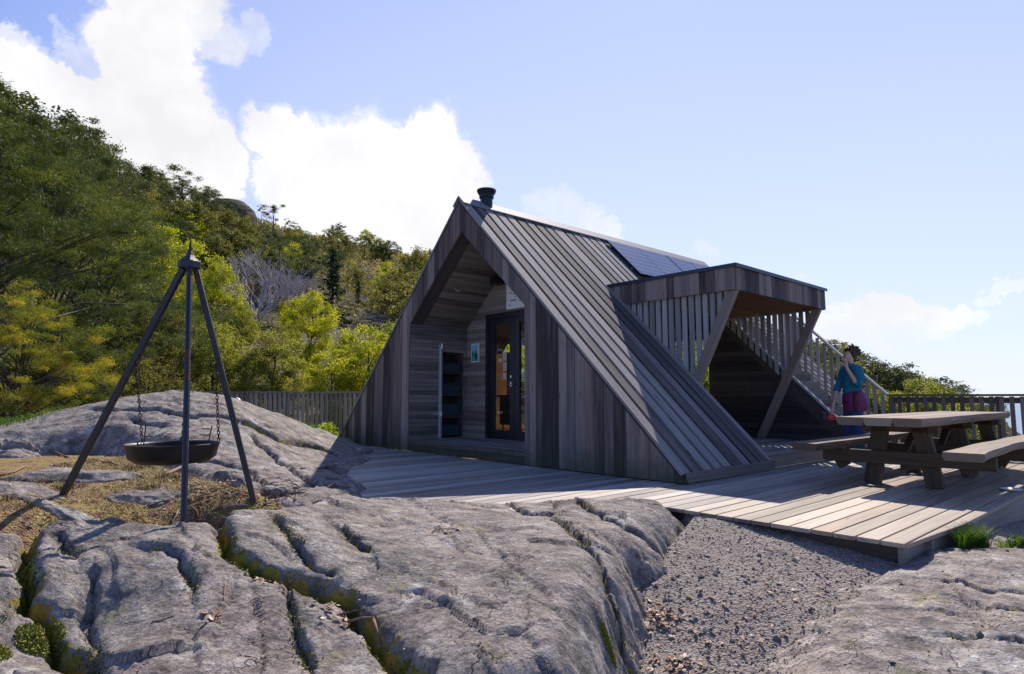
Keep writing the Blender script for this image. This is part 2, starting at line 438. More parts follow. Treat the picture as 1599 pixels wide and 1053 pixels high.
t = NT('dead_leaves'); r = t.at('rnd')
M_DEAD = t.done(t.pbsdf(t.ramp(r, [(0., (.16, .075, .04)), (.4, (.32, .17, .09)), (.75, (.48, .30, .19)), (1., (.6, .5, .4))]), .7))
t = NT('twig_bark')
M_TWIG = t.done(t.pbsdf(t.ramp(t.at('rnd'), [(0., (.10, .05, .03)), (.6, (.26, .15, .09)), (1., (.42, .34, .28))]), .8))

t = NT('moss_cushion')
M_MOSS = t.done(t.pbsdf(t.ramp(t.at('rnd'), [(0., (.05, .07, .01)), (.35, (.16, .18, .02)), (.7, (.33, .28, .03)), (1., (.36, .20, .03))]), .85))


def leafmat(name, stops, trans=.5, nsc=.35):
    t = NT(name); r = t.at('rnd'); o = t.obj()
    oi = t.n('ObjectInfo').outputs['Random']
    f = t.math('ADD', t.math('MULTIPLY', r, .62), t.math('MULTIPLY', t.noise(o, nsc * 3, 3, .6), .7))
    f = t.math('SUBTRACT', t.math('ADD', f, t.math('MULTIPLY', oi, .16)), .24)
    c = t.ramp(f, stops)
    b = t.pbsdf(c, .6, spec=.25)
    tr = t.n('BsdfTranslucent', {'Color': t.mix(1., c, (1.5, 1.45, .55, 1), 'MULTIPLY')}).outputs[0]
    return t.done(t.n('MixShader', {0: trans, 1: b, 2: tr}).outputs[0])


L_BIRCH = leafmat('fresh_birch_leaves', [(.1, (.13, .16, .012)), (.4, (.28, .31, .018)), (.7, (.42, .42, .03)), (1., (.55, .50, .07))], .5)
L_OLIVE = leafmat('olive_leaves', [(.1, (.065, .075, .028)), (.45, (.13, .135, .042)), (.75, (.21, .195, .06)), (1., (.30, .25, .10))], .45)
L_PALE = leafmat('pale_spring_leaves', [(.1, (.10, .12, .03)), (.5, (.23, .25, .055)), (1., (.38, .35, .10))], .5)
L_PINE = leafmat('pine_needles', [(.1, (.028, .042, .024)), (.45, (.055, .075, .034)), (.75, (.10, .115, .04)), (1., (.19, .15, .05))], .35)
L_NPINE = leafmat('near_pine_needles', [(.1, (.016, .032, .012)), (.3, (.07, .10, .02)), (.5, (.20, .21, .025)), (.75, (.40, .34, .035)), (1., (.6, .26, .04))], .5)
L_GPINE = leafmat('green_pine_needles', [(.1, (.016, .030, .014)), (.38, (.040, .062, .02)), (.6, (.085, .11, .022)), (.82, (.17, .175, .028)), (.96, (.30, .2, .04)), (1., (.4, .18, .05))], .42)
L_SPRUCE = leafmat('spruce_needles', [(.1, (.012, .026, .014)), (.6, (.035, .06, .03)), (1., (.06, .09, .035))], .2)
L_SCRUB = leafmat('hillside_scrub', [(.1, (.08, .07, .045)), (.35, (.15, .145, .05)), (.6, (.19, .17, .07)), (.8, (.24, .185, .15)), (1., (.32, .32, .05))], .4, .02)
L_GRASS = leafmat('green_grass', [(.1, (.03, .07, .01)), (.5, (.08, .16, .02)), (1., (.2, .26, .04))], .4)
L_BUSH = leafmat('lime_bush_leaves', [(.1, (.12, .18, .01)), (.5, (.28, .36, .03)), (1., (.42, .48, .06))], .5)
M_BARK = wood('tree_bark', (.022, .017, .015), (.08, .06, .05), .3, knots=False)
M_GREYBARK = plain('pale_grey_twigs', (.30, .265, .27), .8, noise=.5)

# ------------------------------------------------------------------ terrain (world metres, deck top = 0)
CT = {
 'A': [(-1.982,4.33,0.16),(-1.505,4.927,0.11),(-0.978,5.342,0.05),(-0.544,5.367,0.035),(0.112,5.336,0.035),(0.805,5.247,0.045),(1.263,5.156,0.035),(1.439,5.042,0.0),(-2.243,4.013,0.17),(-2.61,3.952,0.17),(-2.869,3.818,0.17),(-3.543,3.676,0.17),(-1.501,3.707,0.09),(-0.793,3.923,0.04),(0.002,3.88,0.05),(0.632,4.142,0.03),(1.008,4.225,-0.03),(0.336,4.682,0.04),(-2.044,3.381,0.0),(-1.311,3.261,-0.03),(-0.647,3.224,-0.05),(0.002,3.062,0.0),(0.469,3.309,0.02),(0.648,3.385,-0.1),(-2.127,3.045,-0.2),(-1.426,2.859,-0.13),(-0.85,2.848,-0.18),(-0.257,2.597,-0.13),(0.26,2.597,-0.13),(0.478,2.821,-0.25),(-2.845,3.515,0.1),(-2.544,3.161,0.0),(-2.199,2.766,-0.2),(-2.511,2.525,-0.1),(-1.082,2.21,-0.3),(-0.215,2.21,-0.3),(0.352,2.387,-0.4)] ,
 'D': [(-6.836,8.5,0.531),(-6.369,8.8,0.769),(-5.591,9.0,0.904),(-4.754,9.0,0.941),(-4.136,9.3,0.825),(-3.719,10.3,0.579),(-3.456,12.0,0.187),(-3.485,12.8,0.006),(-7.7,8.3,0.507),(-5.479,7.6,0.482),(-4.421,7.8,0.55),(-4.076,8.4,0.691),(-3.29,8.0,0.376),(-2.644,8.6,0.071),(-2.46,10.0,-0.021),(-1.967,9.6,0.008),(-5.376,6.8,0.324),(-4.252,6.9,0.35),(-3.225,6.3,0.211),(-2.445,5.7,0.138),(-1.927,5.4,0.1),(-1.484,5.6,0.068),(-1.284,6.0,0.047),(-6.291,6.8,0.393),(-9.249,11.5,-0.517),(-7.455,12.0,-0.012),(-6.338,12.0,0.038),(-5.514,12.4,-0.116),(-4.875,13.5,-0.436)] ,
 'C': [(2.671,4.325,-0.13),(2.988,4.219,-0.12),(3.581,4.425,-0.12),(4.093,4.256,-0.1),(2.386,3.817,-0.16),(1.85,3.478,-0.23),(1.521,3.054,-0.32),(2.726,3.398,-0.17),(2.226,2.803,-0.25),(2.047,3.151,-0.24),(1.281,2.6,-0.4),(2.015,2.407,-0.3),(2.91,2.912,-0.15)] ,
 'G': [(1.452,5.372,-0.03),(1.954,4.804,-0.06),(2.395,4.539,-0.085),(2.68,4.34,-0.125),(3.628,4.486,-0.17),(1.371,4.508,-0.14),(1.01,4.163,-0.22),(2.065,4.092,-0.2),(0.775,3.853,-0.32),(1.479,3.685,-0.3),(0.656,3.293,-0.46),(1.591,3.2,-0.42),(2.43,3.06,-0.36),(0.444,2.284,-0.55),(1.501,2.208,-0.5),(-2.183,4.769,0.08),(-3.62,5.048,0.155),(-2.124,4.09,0.155),(-1.97,4.896,0.13),(-3.394,4.275,0.17),(-3.89,6.13,0.2),(-3.011,5.888,0.2),(-6.495,8.426,0.26),(-4.242,7.518,0.22),(-2.779,6.042,0.15),(-6.326,6.852,0.25),(-3.975,4.111,0.2),(-3.096,4.135,-0.05),(-2.611,3.442,-0.35),(-2.24,4.448,-0.3),(-0.895,4.448,-0.3),(0.243,4.756,-0.2),(-1.516,3.069,-0.5),(-0.606,3.069,-0.5),(0.0,6.5,-0.25),(3.0,8.0,-0.3),(6.0,9.0,-0.5),(8.0,7.0,-0.6),(0.0,12.0,-0.3),(-4.0,14.0,-0.2),(-7.0,14.5,0.1),(-4.5,12.5,0.0),(-8.0,9.0,0.3),(-10.0,12.0,-0.2),(6.0,14.0,-1.0),(10.0,11.0,-1.2),(0.0,16.0,-0.8),(-8.0,17.0,-1.2),(0.0,1.0,-0.6),(3.0,1.0,-0.6),(-3.0,1.0,-0.5)] ,
}
PO = {
 'A': [(1.52,5.219),(1.353,4.927),(1.11,4.526),(0.989,4.165),(0.819,4.059),(0.733,3.685),(0.672,3.495),(0.566,3.246),(0.325,2.372),(-0.933,1.943),(-2.591,2.045),(-4.089,3.381),(-3.878,3.818),(-2.972,3.952),(-2.744,4.215),(-2.162,4.254),(-2.129,4.549),(-1.914,4.7),(-1.57,5.502),(-0.955,5.864),(0.003,5.679),(0.936,5.715),(1.467,5.741)] ,
 'D': [(-9.791,9.062),(-6.778,7.336),(-5.883,7.442),(-5.307,7.714),(-4.262,7.29),(-3.153,6.045),(-2.572,5.475),(-1.918,4.955),(-1.514,4.956),(-1.246,5.826),(-1.568,6.918),(-1.829,7.458),(-1.867,9.119),(-2.236,10.798),(-3.44,12.879),(-4.2,13.6),(-6.0,14.3),(-9.0,14.0),(-11.0,12.0)] ,
 'C': [(2.805,4.43),(2.503,4.129),(2.102,3.832),(1.888,3.671),(1.663,3.331),(1.422,3.176),(0.751,2.208),(2.395,2.055),(4.562,3.045),(4.871,4.016),(3.684,4.545)] ,
}
CRK = {
 'A':[('w',[(-2.966,3.886),(-2.898,3.8),(-2.591,3.373),(-2.465,3.26),(-2.386,3.125),(-2.31,3.116),(-2.194,3.044),(-2.068,2.918),(-1.869,2.806),(-1.67,2.594)]),('m',[(-2.386,3.125),(-2.397,2.995),(-2.397,2.86)]),('f',[(-2.682,3.323),(-2.591,3.373)]),('f',[(-2.532,3.148),(-2.46,3.238)]),('m',[(-2.223,3.368),(-2.141,3.256),(-2.069,3.139),(-1.937,2.959),(-1.703,2.662)]),('w',[(-2.045,4.417),(-1.899,4.125),(-1.757,3.85),(-1.594,3.584),(-1.554,3.544),(-1.326,3.418),(-1.162,3.386),(-0.97,3.274),(-0.827,3.22),(-0.701,3.049),(-0.598,2.873),(-0.478,2.707),(-0.352,2.558)]),('m',[(-1.162,3.386),(-1.16,3.278),(-1.053,3.085),(-0.979,2.923),(-0.899,2.824),(-0.835,2.675)]),('m',[(-1.625,4.3),(-1.409,3.949),(-1.226,3.643),(-1.061,3.454),(-0.959,3.359)]),('m',[(-1.148,4.21),(-0.963,3.917),(-0.849,3.787)]),('f',[(-0.849,3.787),(-0.777,3.553),(-0.685,3.341),(-0.579,3.242),(-0.488,3.202),(-0.304,3.04)]),('f',[(-0.527,3.449),(-0.368,3.251),(-0.229,3.094),(-0.148,2.977),(-0.073,2.954),(-0.026,3.004)]),('f',[(-0.643,3.076),(-0.541,3.089),(-0.516,3.179)]),('f',[(-1.396,3.35),(-1.299,3.211),(-1.19,2.99),(-1.102,2.797),(-1.039,2.666)]),('m',[(-2.055,3.602),(-1.857,3.535),(-1.698,3.359),(-1.602,3.211)]),('f',[(-2.12,3.998),(-2.021,3.868),(-1.896,3.692)]),('m',[(-2.707,3.733),(-2.686,3.746),(-2.489,3.575),(-2.417,3.517)]),('f',[(-2.625,3.467),(-2.735,3.647),(-2.707,3.733),(-2.704,3.971)]),('f',[(-2.44,3.305),(-2.308,3.355),(-2.229,3.44)]),('f',[(-1.436,2.923),(-1.291,2.635)]),('f',[(-1.436,2.923),(-1.389,3.148),(-1.467,3.35),(-1.554,3.544)]),('f',[(-2.191,3.553),(-2.283,3.724),(-2.33,3.89)]),('f',[(-2.417,3.517),(-2.361,3.643),(-2.302,3.814)]),('f',[(-0.711,5.074),(-0.475,4.561),(-0.389,4.107),(-0.29,3.697)]),('f',[(-0.467,4.615),(-0.193,4.359),(-0.066,4.197),(0.054,4.246)]),('m',[(-0.014,5.398),(0.129,4.98),(0.345,4.872),(0.342,5.367)]),('m',[(0.317,4.687),(0.42,4.116),(0.498,3.746),(0.521,3.431),(0.563,3.247),(0.617,3.229)]),('m',[(0.58,5.394),(0.714,4.759),(0.827,4.485),(0.991,4.449),(1.19,4.503)]),('f',[(0.078,3.058),(0.061,2.711),(0.097,2.59),(0.126,2.518)]),('f',[(-0.202,2.72),(-0.12,2.599),(-0.061,2.509)]),('f',[(-0.898,5.52),(-0.711,5.074)]),('f',[(-0.26,4.3),(0.002,3.409),(0.158,3.116)]),('f',[(-1.414,4.638),(-1.148,4.21)])],
 'D':[('m',[(-5.73,8.5),(-5.469,8.347),(-5.182,8.356),(-4.855,8.387),(-4.602,8.324),(-4.418,8.275),(-4.275,8.279),(-3.973,8.459),(-3.756,8.509)]),('f',[(-6.041,7.815),(-5.747,7.959),(-5.515,8.095)]),('m',[(-4.928,8.09),(-4.699,7.937),(-4.432,7.887)]),('w',[(-3.657,8.567),(-3.397,8.594),(-3.203,8.558),(-3.061,9.026),(-2.913,9.211),(-2.661,9.265)]),('m',[(-3.381,8.135),(-3.159,7.766),(-2.888,7.568),(-2.49,6.992),(-2.124,6.416),(-1.815,5.776),(-1.62,5.884)]),('f',[(-3.241,8.518),(-3.008,8.005),(-2.711,7.599),(-2.475,7.325),(-2.34,7.883),(-1.957,7.361)]),('m',[(-3.442,6.713),(-3.178,6.74),(-3.022,6.704),(-2.699,6.434),(-2.189,5.646)]),('f',[(-5.31,8.626),(-4.592,8.702),(-4.051,8.909)]),('f',[(-5.14,7.347),(-4.447,7.208),(-3.827,7.442)])],
 'C':[('m',[(2.515,3.467),(2.543,3.404),(2.691,3.364)]),('m',[(2.149,3.161),(2.256,3.125),(2.389,3.085),(2.528,3.013)]),('m',[(2.56,3.796),(2.64,3.737),(2.709,3.67),(2.886,3.589)]),('f',[(2.295,3.535),(2.354,3.467),(2.422,3.445)]),('m',[(2.244,3.449),(2.329,3.422)]),('f',[(1.58,3.166),(1.713,3.166),(1.783,3.058),(1.867,2.99),(1.991,2.9),(2.112,2.797)]),('f',[(2.024,3.638),(2.207,3.62),(2.279,3.553)]),('f',[(2.871,4.116),(3.142,3.895)]),('f',[(1.85,3.301),(2.119,3.305),(2.338,3.242)]),('f',[(2.172,2.945),(2.27,2.855)]),('f',[(1.909,3.184),(2.067,3.089),(2.1,3.008)])],
}



def tps_fit(P3, lam=.0002):
    P3 = np.array(P3, float); n = len(P3); X = P3[:, :2]
    d2 = ((X[:, None] - X[None]) ** 2).sum(2); K = .5 * d2 * np.log(d2 + 1e-9)
    A = np.zeros((n + 3, n + 3)); A[:n, :n] = K + lam * np.eye(n); A[:n, n] = 1; A[:n, n + 1:] = X; A[n:, :n] = A[:n, n:].T
    return P3, np.linalg.solve(A, np.r_[P3[:, 2], 0, 0, 0])


TP = {k: tps_fit(v) for k, v in CT.items()}


def tps(k, x, y):
    P3, w = TP[k]; r = w[-3] + w[-2] * x + w[-1] * y
    for (a, b, c), q in zip(P3, w):
        d2 = (x - a) ** 2 + (y - b) ** 2; r = r + q * .5 * d2 * np.log(d2 + 1e-9)
    return r


def seg_dist(x, y, pl, closed=False):
    d = np.full(x.shape, 1e9); pl = list(pl); n = len(pl)
    for i in range(n if closed else n - 1):
        ax, ay = pl[i]; bx, by = pl[(i + 1) % n]; vx, vy = bx - ax, by - ay
        tt = np.clip(((x - ax) * vx + (y - ay) * vy) / (vx * vx + vy * vy + 1e-12), 0, 1)
        d = np.minimum(d, np.hypot(x - ax - tt * vx, y - ay - tt * vy))
    return d


def seg_side(x, y, pl):
    best = np.full(x.shape, 1e9); sg = np.zeros(x.shape)
    for (ax, ay), (bx, by) in zip(pl[:-1], pl[1:]):
        vx, vy = bx - ax, by - ay; tt = np.clip(((x - ax) * vx + (y - ay) * vy) / (vx * vx + vy * vy + 1e-12), 0, 1)
        d = np.hypot(x - ax - tt * vx, y - ay - tt * vy); s = np.sign(vx * (y - ay) - vy * (x - ax)); sg = np.where(d < best, s, sg); best = np.minimum(best, d)
    return sg


def inside(x, y, pl):
    c = np.zeros(x.shape, bool); n = len(pl)
    for i in range(n):
        ax, ay = pl[i]; bx, by = pl[(i + 1) % n]
        c ^= ((ay > y) != (by > y)) & (x < (bx - ax) * (y - ay) / (by - ay + 1e-12) + ax)
    return c


CRW = {'w': (.034, .12), 'm': (.010, .034), 'f': (.004, .013)}


def rock_h(k, x, y):
    """height, groove and moss of an outcrop at world x, y"""
    wx = x + .11 * fbm(x * 2.6, y * 2.6, 5, 3, .6); wy = y + .11 * fbm(x * 2.6 + 9, y * 2.6, 5, 5, .6)
    h = tps(k, x, y)
    poly = PO[k]; sd = seg_dist(wx, wy, poly, True); sd = np.where(inside(wx, wy, poly), sd, -sd)
    gmul = {'A': 1., 'D': 1.35, 'C': .55}[k]
    cush = {'A': .036, 'D': .045, 'C': .008}[k]; tilt = np.zeros(x.shape)
    groove = np.zeros(x.shape); moss = np.zeros(x.shape); dm = np.full(x.shape, 9.); carve = np.zeros(x.shape)
    jx = x + .03 * fbm(x * 9, y * 9, 4, 21, .65); jy = y + .03 * fbm(x * 9 + 5, y * 9, 4, 23, .65)
    for typ, pl in CRK[k]:
        d = seg_dist(jx, jy, pl); w, dp = CRW[typ]; w *= gmul; dp *= gmul
        w2 = w * (1 + .9 * vnoise(x * 4, y * 4, 31))
        g = np.exp(-(d / w2) ** 2)
        sg = seg_side(jx, jy, pl); tl = {'w': .028, 'm': .018, 'f': .008}[typ] * gmul * sg * np.exp(-d / .14) * np.clip(d / .02, 0, 1); tilt = np.where(np.abs(tl) > np.abs(tilt), tl, tilt)
        carve = np.maximum(carve, dp * g); groove = np.maximum(groove, g * {'w': 1, 'm': .9, 'f': .75}[typ])
        if typ == 'w': moss = np.maximum(moss, np.exp(-(d / (w * 1.5)) ** 2)); dm = np.minimum(dm, d)
        elif typ == 'm': moss = np.maximum(moss, .55 * np.exp(-(d / (w * 1.2)) ** 2)); dm = np.minimum(dm, d * 2 + .01)
        else: dm = np.minimum(dm, d * 4 + .12)
    h = h + cush * (1 - np.exp(-dm / .06)) - cush * .8 + tilt
    # fracture facets: every cell of a jittered lattice is its own tilted plane
    cs = {'A': .40, 'D': .62, 'C': .55}[k]; ca, sa = cos(.62), sin(.62); fx = (x * ca - y * sa + .10 * fbm(x * 2.3, y * 2.3, 4, 601)) / cs; fy = (x * sa + y * ca + .10 * fbm(x * 2.3 + 7, y * 2.3, 4, 603)) / (cs * .62)
    ix, iy = np.floor(fx), np.floor(fy); bd = np.full(x.shape, 1e9); fh = np.zeros(x.shape); hs = lambda a, b, s_: _P[((a.astype(np.int64) * 73856093) ^ (b.astype(np.int64) * 19349663) ^ (s_ * 83492791)) & 4095]
    for ox in (-1, 0, 1):
        for oy in (-1, 0, 1):
            cx_, cy_ = ix + ox, iy + oy; px_, py_ = cx_ + .15 + .7 * hs(cx_, cy_, 11), cy_ + .15 + .7 * hs(cx_, cy_, 12); dd = np.hypot(fx - px_, fy - py_)
            pl_ = (fx - px_) * cs * (hs(cx_, cy_, 13) - .5) * .36 + (fy - py_) * cs * .62 * (hs(cx_, cy_, 14) - .5) * .42 + (hs(cx_, cy_, 15) - .5) * .045
            fh = np.where(dd < bd, pl_, fh); bd = np.minimum(bd, dd)
    h = h + {'A': .42, 'D': .35, 'C': .25}[k] * fh
    # glacial striation, rounded lumps, grain
    c, s = cos(-.55), sin(-.55); u = x * c - y * s; v = x * s + y * c
    amp = {'A': 1., 'D': 1., 'C': .7}[k]
    h = h + amp * (.055 * fbm(x * 1.3, y * 1.3, 3, 41) + .009 * fbm(u * 2, v * 7, 4, 47) + .014 * fbm(x * 3.6, y * 3.6, 4, 49, .5) + .008 * fbm(x * 13, y * 13, 4, 51, .6))
    # ledges: terraced steps across the striation
    st = fbm(x * .9, y * .9, 2, 61) * 3 + v * (1.6 if k != 'C' else 3.2); fr = st - np.floor(st)
    h = h + amp * {'A': .010, 'D': .022, 'C': .022}[k] * (np.clip(fr / .9, 0, 1) - np.clip((fr - .9) / .1, 0, 1))
    h = h - carve
    edge = np.clip(sd, -1, .34); rise = {'A': .26, 'D': .30, 'C': .045}[k]
    L = {'A': .34, 'D': .34, 'C': .25}[k]
    q = np.clip(1 - edge / L, 0, 6)
    h = h - rise * np.where(q < 1, q ** 2.6, 1 + (q - 1) * 2.2)
    return h, groove, moss, sd


def ground_h(x, y):
    h = tps('G', x, y)
    for k, dp in (('A', .22), ('D', .15), ('C', .04)):
        i_ = inside(x, y, PO[k]); q = np.zeros(x.shape); q[i_] = np.clip(seg_dist(x[i_], y[i_], PO[k], True) / .12, 0, 1); h = h - dp * q
    h = h + .018 * fbm(x * 2.3, y * 2.3, 4, 71) + .008 * fbm(x * 11, y * 11, 3, 75)
    return h


def axis(segs):
    a = []
    for lo, hi, st in segs: a += list(np.arange(lo, hi, st))
    return np.array(a + [segs[-1][1]])


def grid(xs, ys):
    X, Y = np.meshgrid(xs, ys); nx, ny = len(xs), len(ys)
    i = np.arange(nx * ny).reshape(ny, nx)
    F = np.stack([i[:-1, :-1], i[:-1, 1:], i[1:, 1:], i[1:, :-1]], -1).reshape(-1, 4)
    return X.ravel(), Y.ravel(), F


# loose ground: gravel path on the right, needle litter in the hollow on the left
GX, GY, GF = grid(axis([(-16, -5, .25), (-5, -1, .035), (-1, 5, .03), (5, 14, .3)]), axis([(.5, 2.3, .3), (2.3, 5.2, .03), (5.2, 8, .06), (8, 18, .25)]))
GH = ground_h(GX, GY)
dirt = np.clip((-.15 - GX + .5 * fbm(GX, GY, 3, 81)) * 1.6, 0, 1)
dirt = np.maximum(dirt, np.clip((GY - 6) * .8, 0, 1))
tag(fast_mesh('ground', np.c_[GX, GY, GH], GF, M_GRAVEL, smooth=True, attrs={'dirt': dirt}), kind='structure')

ROCKS = {}
for k, xs, ys, mt, lab in (
        ('A', axis([(-4.6, -2.9, .04), (-2.9, 1.6, .0125)]), axis([(1.9, 2.35, .05), (2.35, 4.2, .0115), (4.2, 5.5, .02)]), M_ROCK, 'cracked grey bedrock with mossy crevices filling the foreground in front of the fire tripod'),
        ('D', axis([(-10.8, -6.8, .1), (-6.8, -1.0, .022)]), axis([(5., 9.6, .025), (9.6, 14.4, .06)]), M_ROCK, 'smooth grey whaleback of bare rock rising behind the hanging fire pan'),
        ('C', axis([(1.2, 3.2, .013), (3.2, 6.5, .05)]), axis([(1.9, 2.5, .03), (2.5, 4.6, .012)]), M_ROCK2, 'low flat striped rock slab beside the gravel path below the deck corner')):
    X, Y, F = grid(xs, ys); H, gr, mo, sd = rock_h(k, X, Y)
    keep = sd > -.30; fk = keep[F].all(1)
    o = fast_mesh('rock_outcrop', np.c_[X, Y, H], F[fk], mt, smooth=True, attrs={'groove': gr, 'moss': mo})
    tag(o, lab, 'rock'); ROCKS[k] = (X, Y, H, gr, mo, sd)


def surf(x, y):
    """top surface height of rock or ground at arrays x, y"""
    h = ground_h(x, y)
    for k in 'ADC':
        hh, g, m, sd = rock_h(k, x, y); h = np.where(sd > -.28, np.maximum(h, hh), h)
    return h


def surf1(x, y): return float(surf(np.array([x]), np.array([y]))[0])


# far land: wooded hill falling to the sea on the right
CREST = [(-1.6, 70, .52), (-.83, 72, .40), (-.72, 80, .375), (-.62, 90, .335), (-.5, 110, .315), (-.38, 122, .275), (-.25, 135, .245), (-.13, 145, .215),
         (.05, 160, .17), (.2, 170, .14), (.33, 180, .115), (.49, 190, .072), (.56, 200, .052), (.62, 205, .033), (.67, 215, .014), (.73, 230, -.001), (.76, 230, -.02), (.85, 230, -.08), (2.2, 230, -.12)]
CT_, CR_, CE_ = (np.array(v) for v in zip(*CREST))


def hill_h(x, y):
    t = x / np.maximum(y, .5); Rr = np.interp(t, CT_, CR_); e = np.interp(t, CT_, CE_)
    crest = .95 + Rr * e; s = np.clip((y - 20) / (Rr - 20), 0, 1)
    base = np.interp(t, [-2, -.5, .1, .5, .62, .8, 2], [-1.6, -2.2, -2.5, -4, -9, -22, -26])
    n0 = np.clip((y - 12) / 14, 0, 1)
    b = -1.4 * (1 - n0) + base * n0
    z = b + (crest - b) * s ** 1.05
    rough = np.clip((y - 30) / 60, 0, 1) * np.clip(1 - t * 1.2, .15, 1)
    z = z + rough * (5 * fbm(x / 26, y / 26, 4, 91) * (1 - s * .8) + 2.2 * fbm(x / 7, y / 7, 3, 95) * (1 - s * .5))
    z = np.where(y > Rr, crest - (y - Rr) * .45, z)
    return np.maximum(z, -40)


ts = np.r_[np.linspace(-2.2, -.95, 14), np.linspace(-.93, .95, 200), np.linspace(1, 2.2, 10)]
dsn = np.r_[np.linspace(9, 30, 22), np.linspace(31, 240, 150), np.linspace(250, 420, 12)]
Tm, Dm = np.meshgrid(ts, dsn)
i = np.arange(Tm.size).reshape(Tm.shape)
F = np.stack([i[:-1, :-1], i[:-1, 1:], i[1:, 1:], i[1:, :-1]], -1).reshape(-1, 4)
X = (Tm * Dm).ravel(); Y = Dm.ravel(); Hh = hill_h(X, Y)
Hh = np.where(Y < 17.5, np.minimum(Hh, -1.9), Hh)
t = NT('hillside'); o_ = t.obj()
hc = t.ramp(t.noise(o_, .12, 7, .7), [(.3, (.035, .04, .02)), (.45, (.09, .075, .05)), (.55, (.13, .10, .095)), (.66, (.20, .185, .175)), (.8, (.30, .28, .27))])
hc = t.mix(t.mr(t.noise(t.mp(o_, (1, 1, 1), loc=(50, 0, 0)), .35, 5, .7), .45, .6), hc, (.06, .07, .02, 1))
M_HILL = t.done(t.pbsdf(hc, .95, t.bump(t.noise(o_, 1.1, 6, .7), .9, .5), spec=.1))
tag(fast_mesh('hills', np.c_[X, Y, Hh], F, M_HILL, smooth=True), kind='structure')


def hz(x, y): return float(hill_h(np.array([float(x)]), np.array([float(y)]))[0])


# sea
t = NT('sea_water'); o_ = t.obj()
M_SEA = t.done(t.pbsdf((.03, .075, .15, 1), .22, t.bump(t.noise(t.mp(o_, (1, 1, 1)), .09, 7, .6), .5, 1.2), spec=.6))
tag(fast_mesh('water', [(-30000, 20, -22), (40000, 20, -22), (40000, 42000, -22), (-30000, 42000, -22)], [[0, 1, 2, 3]], M_SEA), kind='structure')

# ------------------------------------------------------------------ deck (local frame: +X along the roof ridge, +Y along the gable)
TH = radians(41.8)
C0 = (1.95, 6.72)


def W(x, y, z=0):
    return Vector((C0[0] + x * cos(TH) - y * sin(TH), C0[1] + x * sin(TH) + y * cos(TH), z))


def inframe(o):
    o.location = (C0[0], C0[1], 0); o.rotation_euler = (0, 0, TH); return o


deck = inframe(empty('deck', kind='structure'))
m = MB()
y = -2.50; pitch = .1497
while y < 8.9:
    y1 = y + .1375; m.m = 1 if y < -.95 else 0
    def xs_(yy):
        if yy < -.5: return -1.31
        return -1.31 - min(1.9, (yy + .5) * 2.2)
    xs = xs_(y)
    xe = 6.16
    if y > .05: xe = .0 if y > .15 else 6.1
    r = R.random()
    # boards are butted at joints
    js = sorted([xs] + [xs + R.uniform(1.8, 4.6), xs + R.uniform(5, 6.5)] + [xe]); js = [j for j in js if xs <= j <= xe]
    jx = R.uniform(-.006, .006)
    if y < -2.4:
        # last board is tapered where the deck edge runs off at an angle
        m.prism([(-1.312, y1 - .002, -.03), (-.25, -2.448, -.03), (xe, -2.50, -.03), (xe, y1, -.03)], (0, 0, .03), (1, 0, 0), r)
    else:
        for a, b in zip(js[:-1], js[1:]):
            if b - a < .05: continue
            m.box(a + jx + .002, b + jx - .002, y, y1, -.03, R.uniform(-.0015, .0015), r=min(1, max(0, r + R.uniform(-.15, .15))))
    y += pitch
m.build('deck_boards', [W_DECK, W_DECK2], deck, bevel=.003)
m = MB()
MB().prism([(-1.235, -2.29, -.22), (-1.235, -.3, -.22), (-1.205, -.3, -.22), (-1.205, -2.29, -.22)], (0, 0, .188), (0, 1, 0), .3).build('deck_skirt', W_SKIRT, deck)
m.prism([(-1.235, -2.32, -.22), (-.25, -2.42, -.22), (-.25, -2.42, -.032), (-1.235, -2.32, -.032)], (0, .03, 0), (1, 0, 0), .8)
m.prism([(-.248, -2.42, -.21), (6.1, -2.46, -.42), (6.1, -2.46, -.032), (-.248, -2.42, -.032)], (0, .03, 0), (1, 0, 0), .8)
for k in range(8):
    m.box(-.9 + k * 1., -.85 + k * 1., -2.40, 0 if k else -.6, -.17, -.035, (0, 1, 0))
m.build('deck_frame', W_DECKR, deck)

# ------------------------------------------------------------------ cabin
cabin = inframe(empty('cabin', label='steep A-frame cabin of weathered grey boards standing on the deck', cat='cabin')) if False else inframe(empty('cabin'))
tag(cabin, 'steep A-frame cabin of weathered grey boards with a recessed porch and a side canopy', 'cabin')
WD, HT = 8.4, 4.2
HY = WD / 2
top = lambda y: (y if y < HY else WD - y) - .035
# porch opening outline in the gable
OY0, OY1, OA = 2.63, 5.65, 4.15
SILL = .2
op = lambda y: 2.25 + (y - OY0) / (OA - OY0) * 1.38 if y < OA else 2.25 + (OY1 - y) / (OY1 - OA) * 1.38
m = MB(); y = .04
while y < WD - .05:
    w = R.choice([.12, .145, .165, .19, .145]); y1 = min(y + w, WD - .04); cuts = [y] + [b for b in (OY0, OA, HY, OY1) if y < b < y1] + [y1]
    r = R.random() ** 1.1; th = R.choice([.0, .0, .006]); 
    for a, b in zip(cuts[:-1], cuts[1:]):
        a_, b_ = a + (.0015 if a == y else 0), b - (.0015 if b == y1 else 0); mid = (a + b) / 2; z0 = .012
        if OY0 < mid < OY1:
            m.prism([(-.02 - th, a_, op(a)), (-.02 - th, b_, op(b)), (-.02 - th, b_, top(b)), (-.02 - th, a_, top(a))], (.022 + th, 0, 0), (0, 0, 1), r)
        else:
            m.prism([(-.02 - th, a_, z0), (-.02 - th, b_, z0), (-.02 - th, b_, top(b)), (-.02 - th, a_, top(a))], (.022 + th, 0, 0), (0, 0, 1), r)
    y = y1
m.build('gable_wall', W_FRONT, cabin)
m = MB()
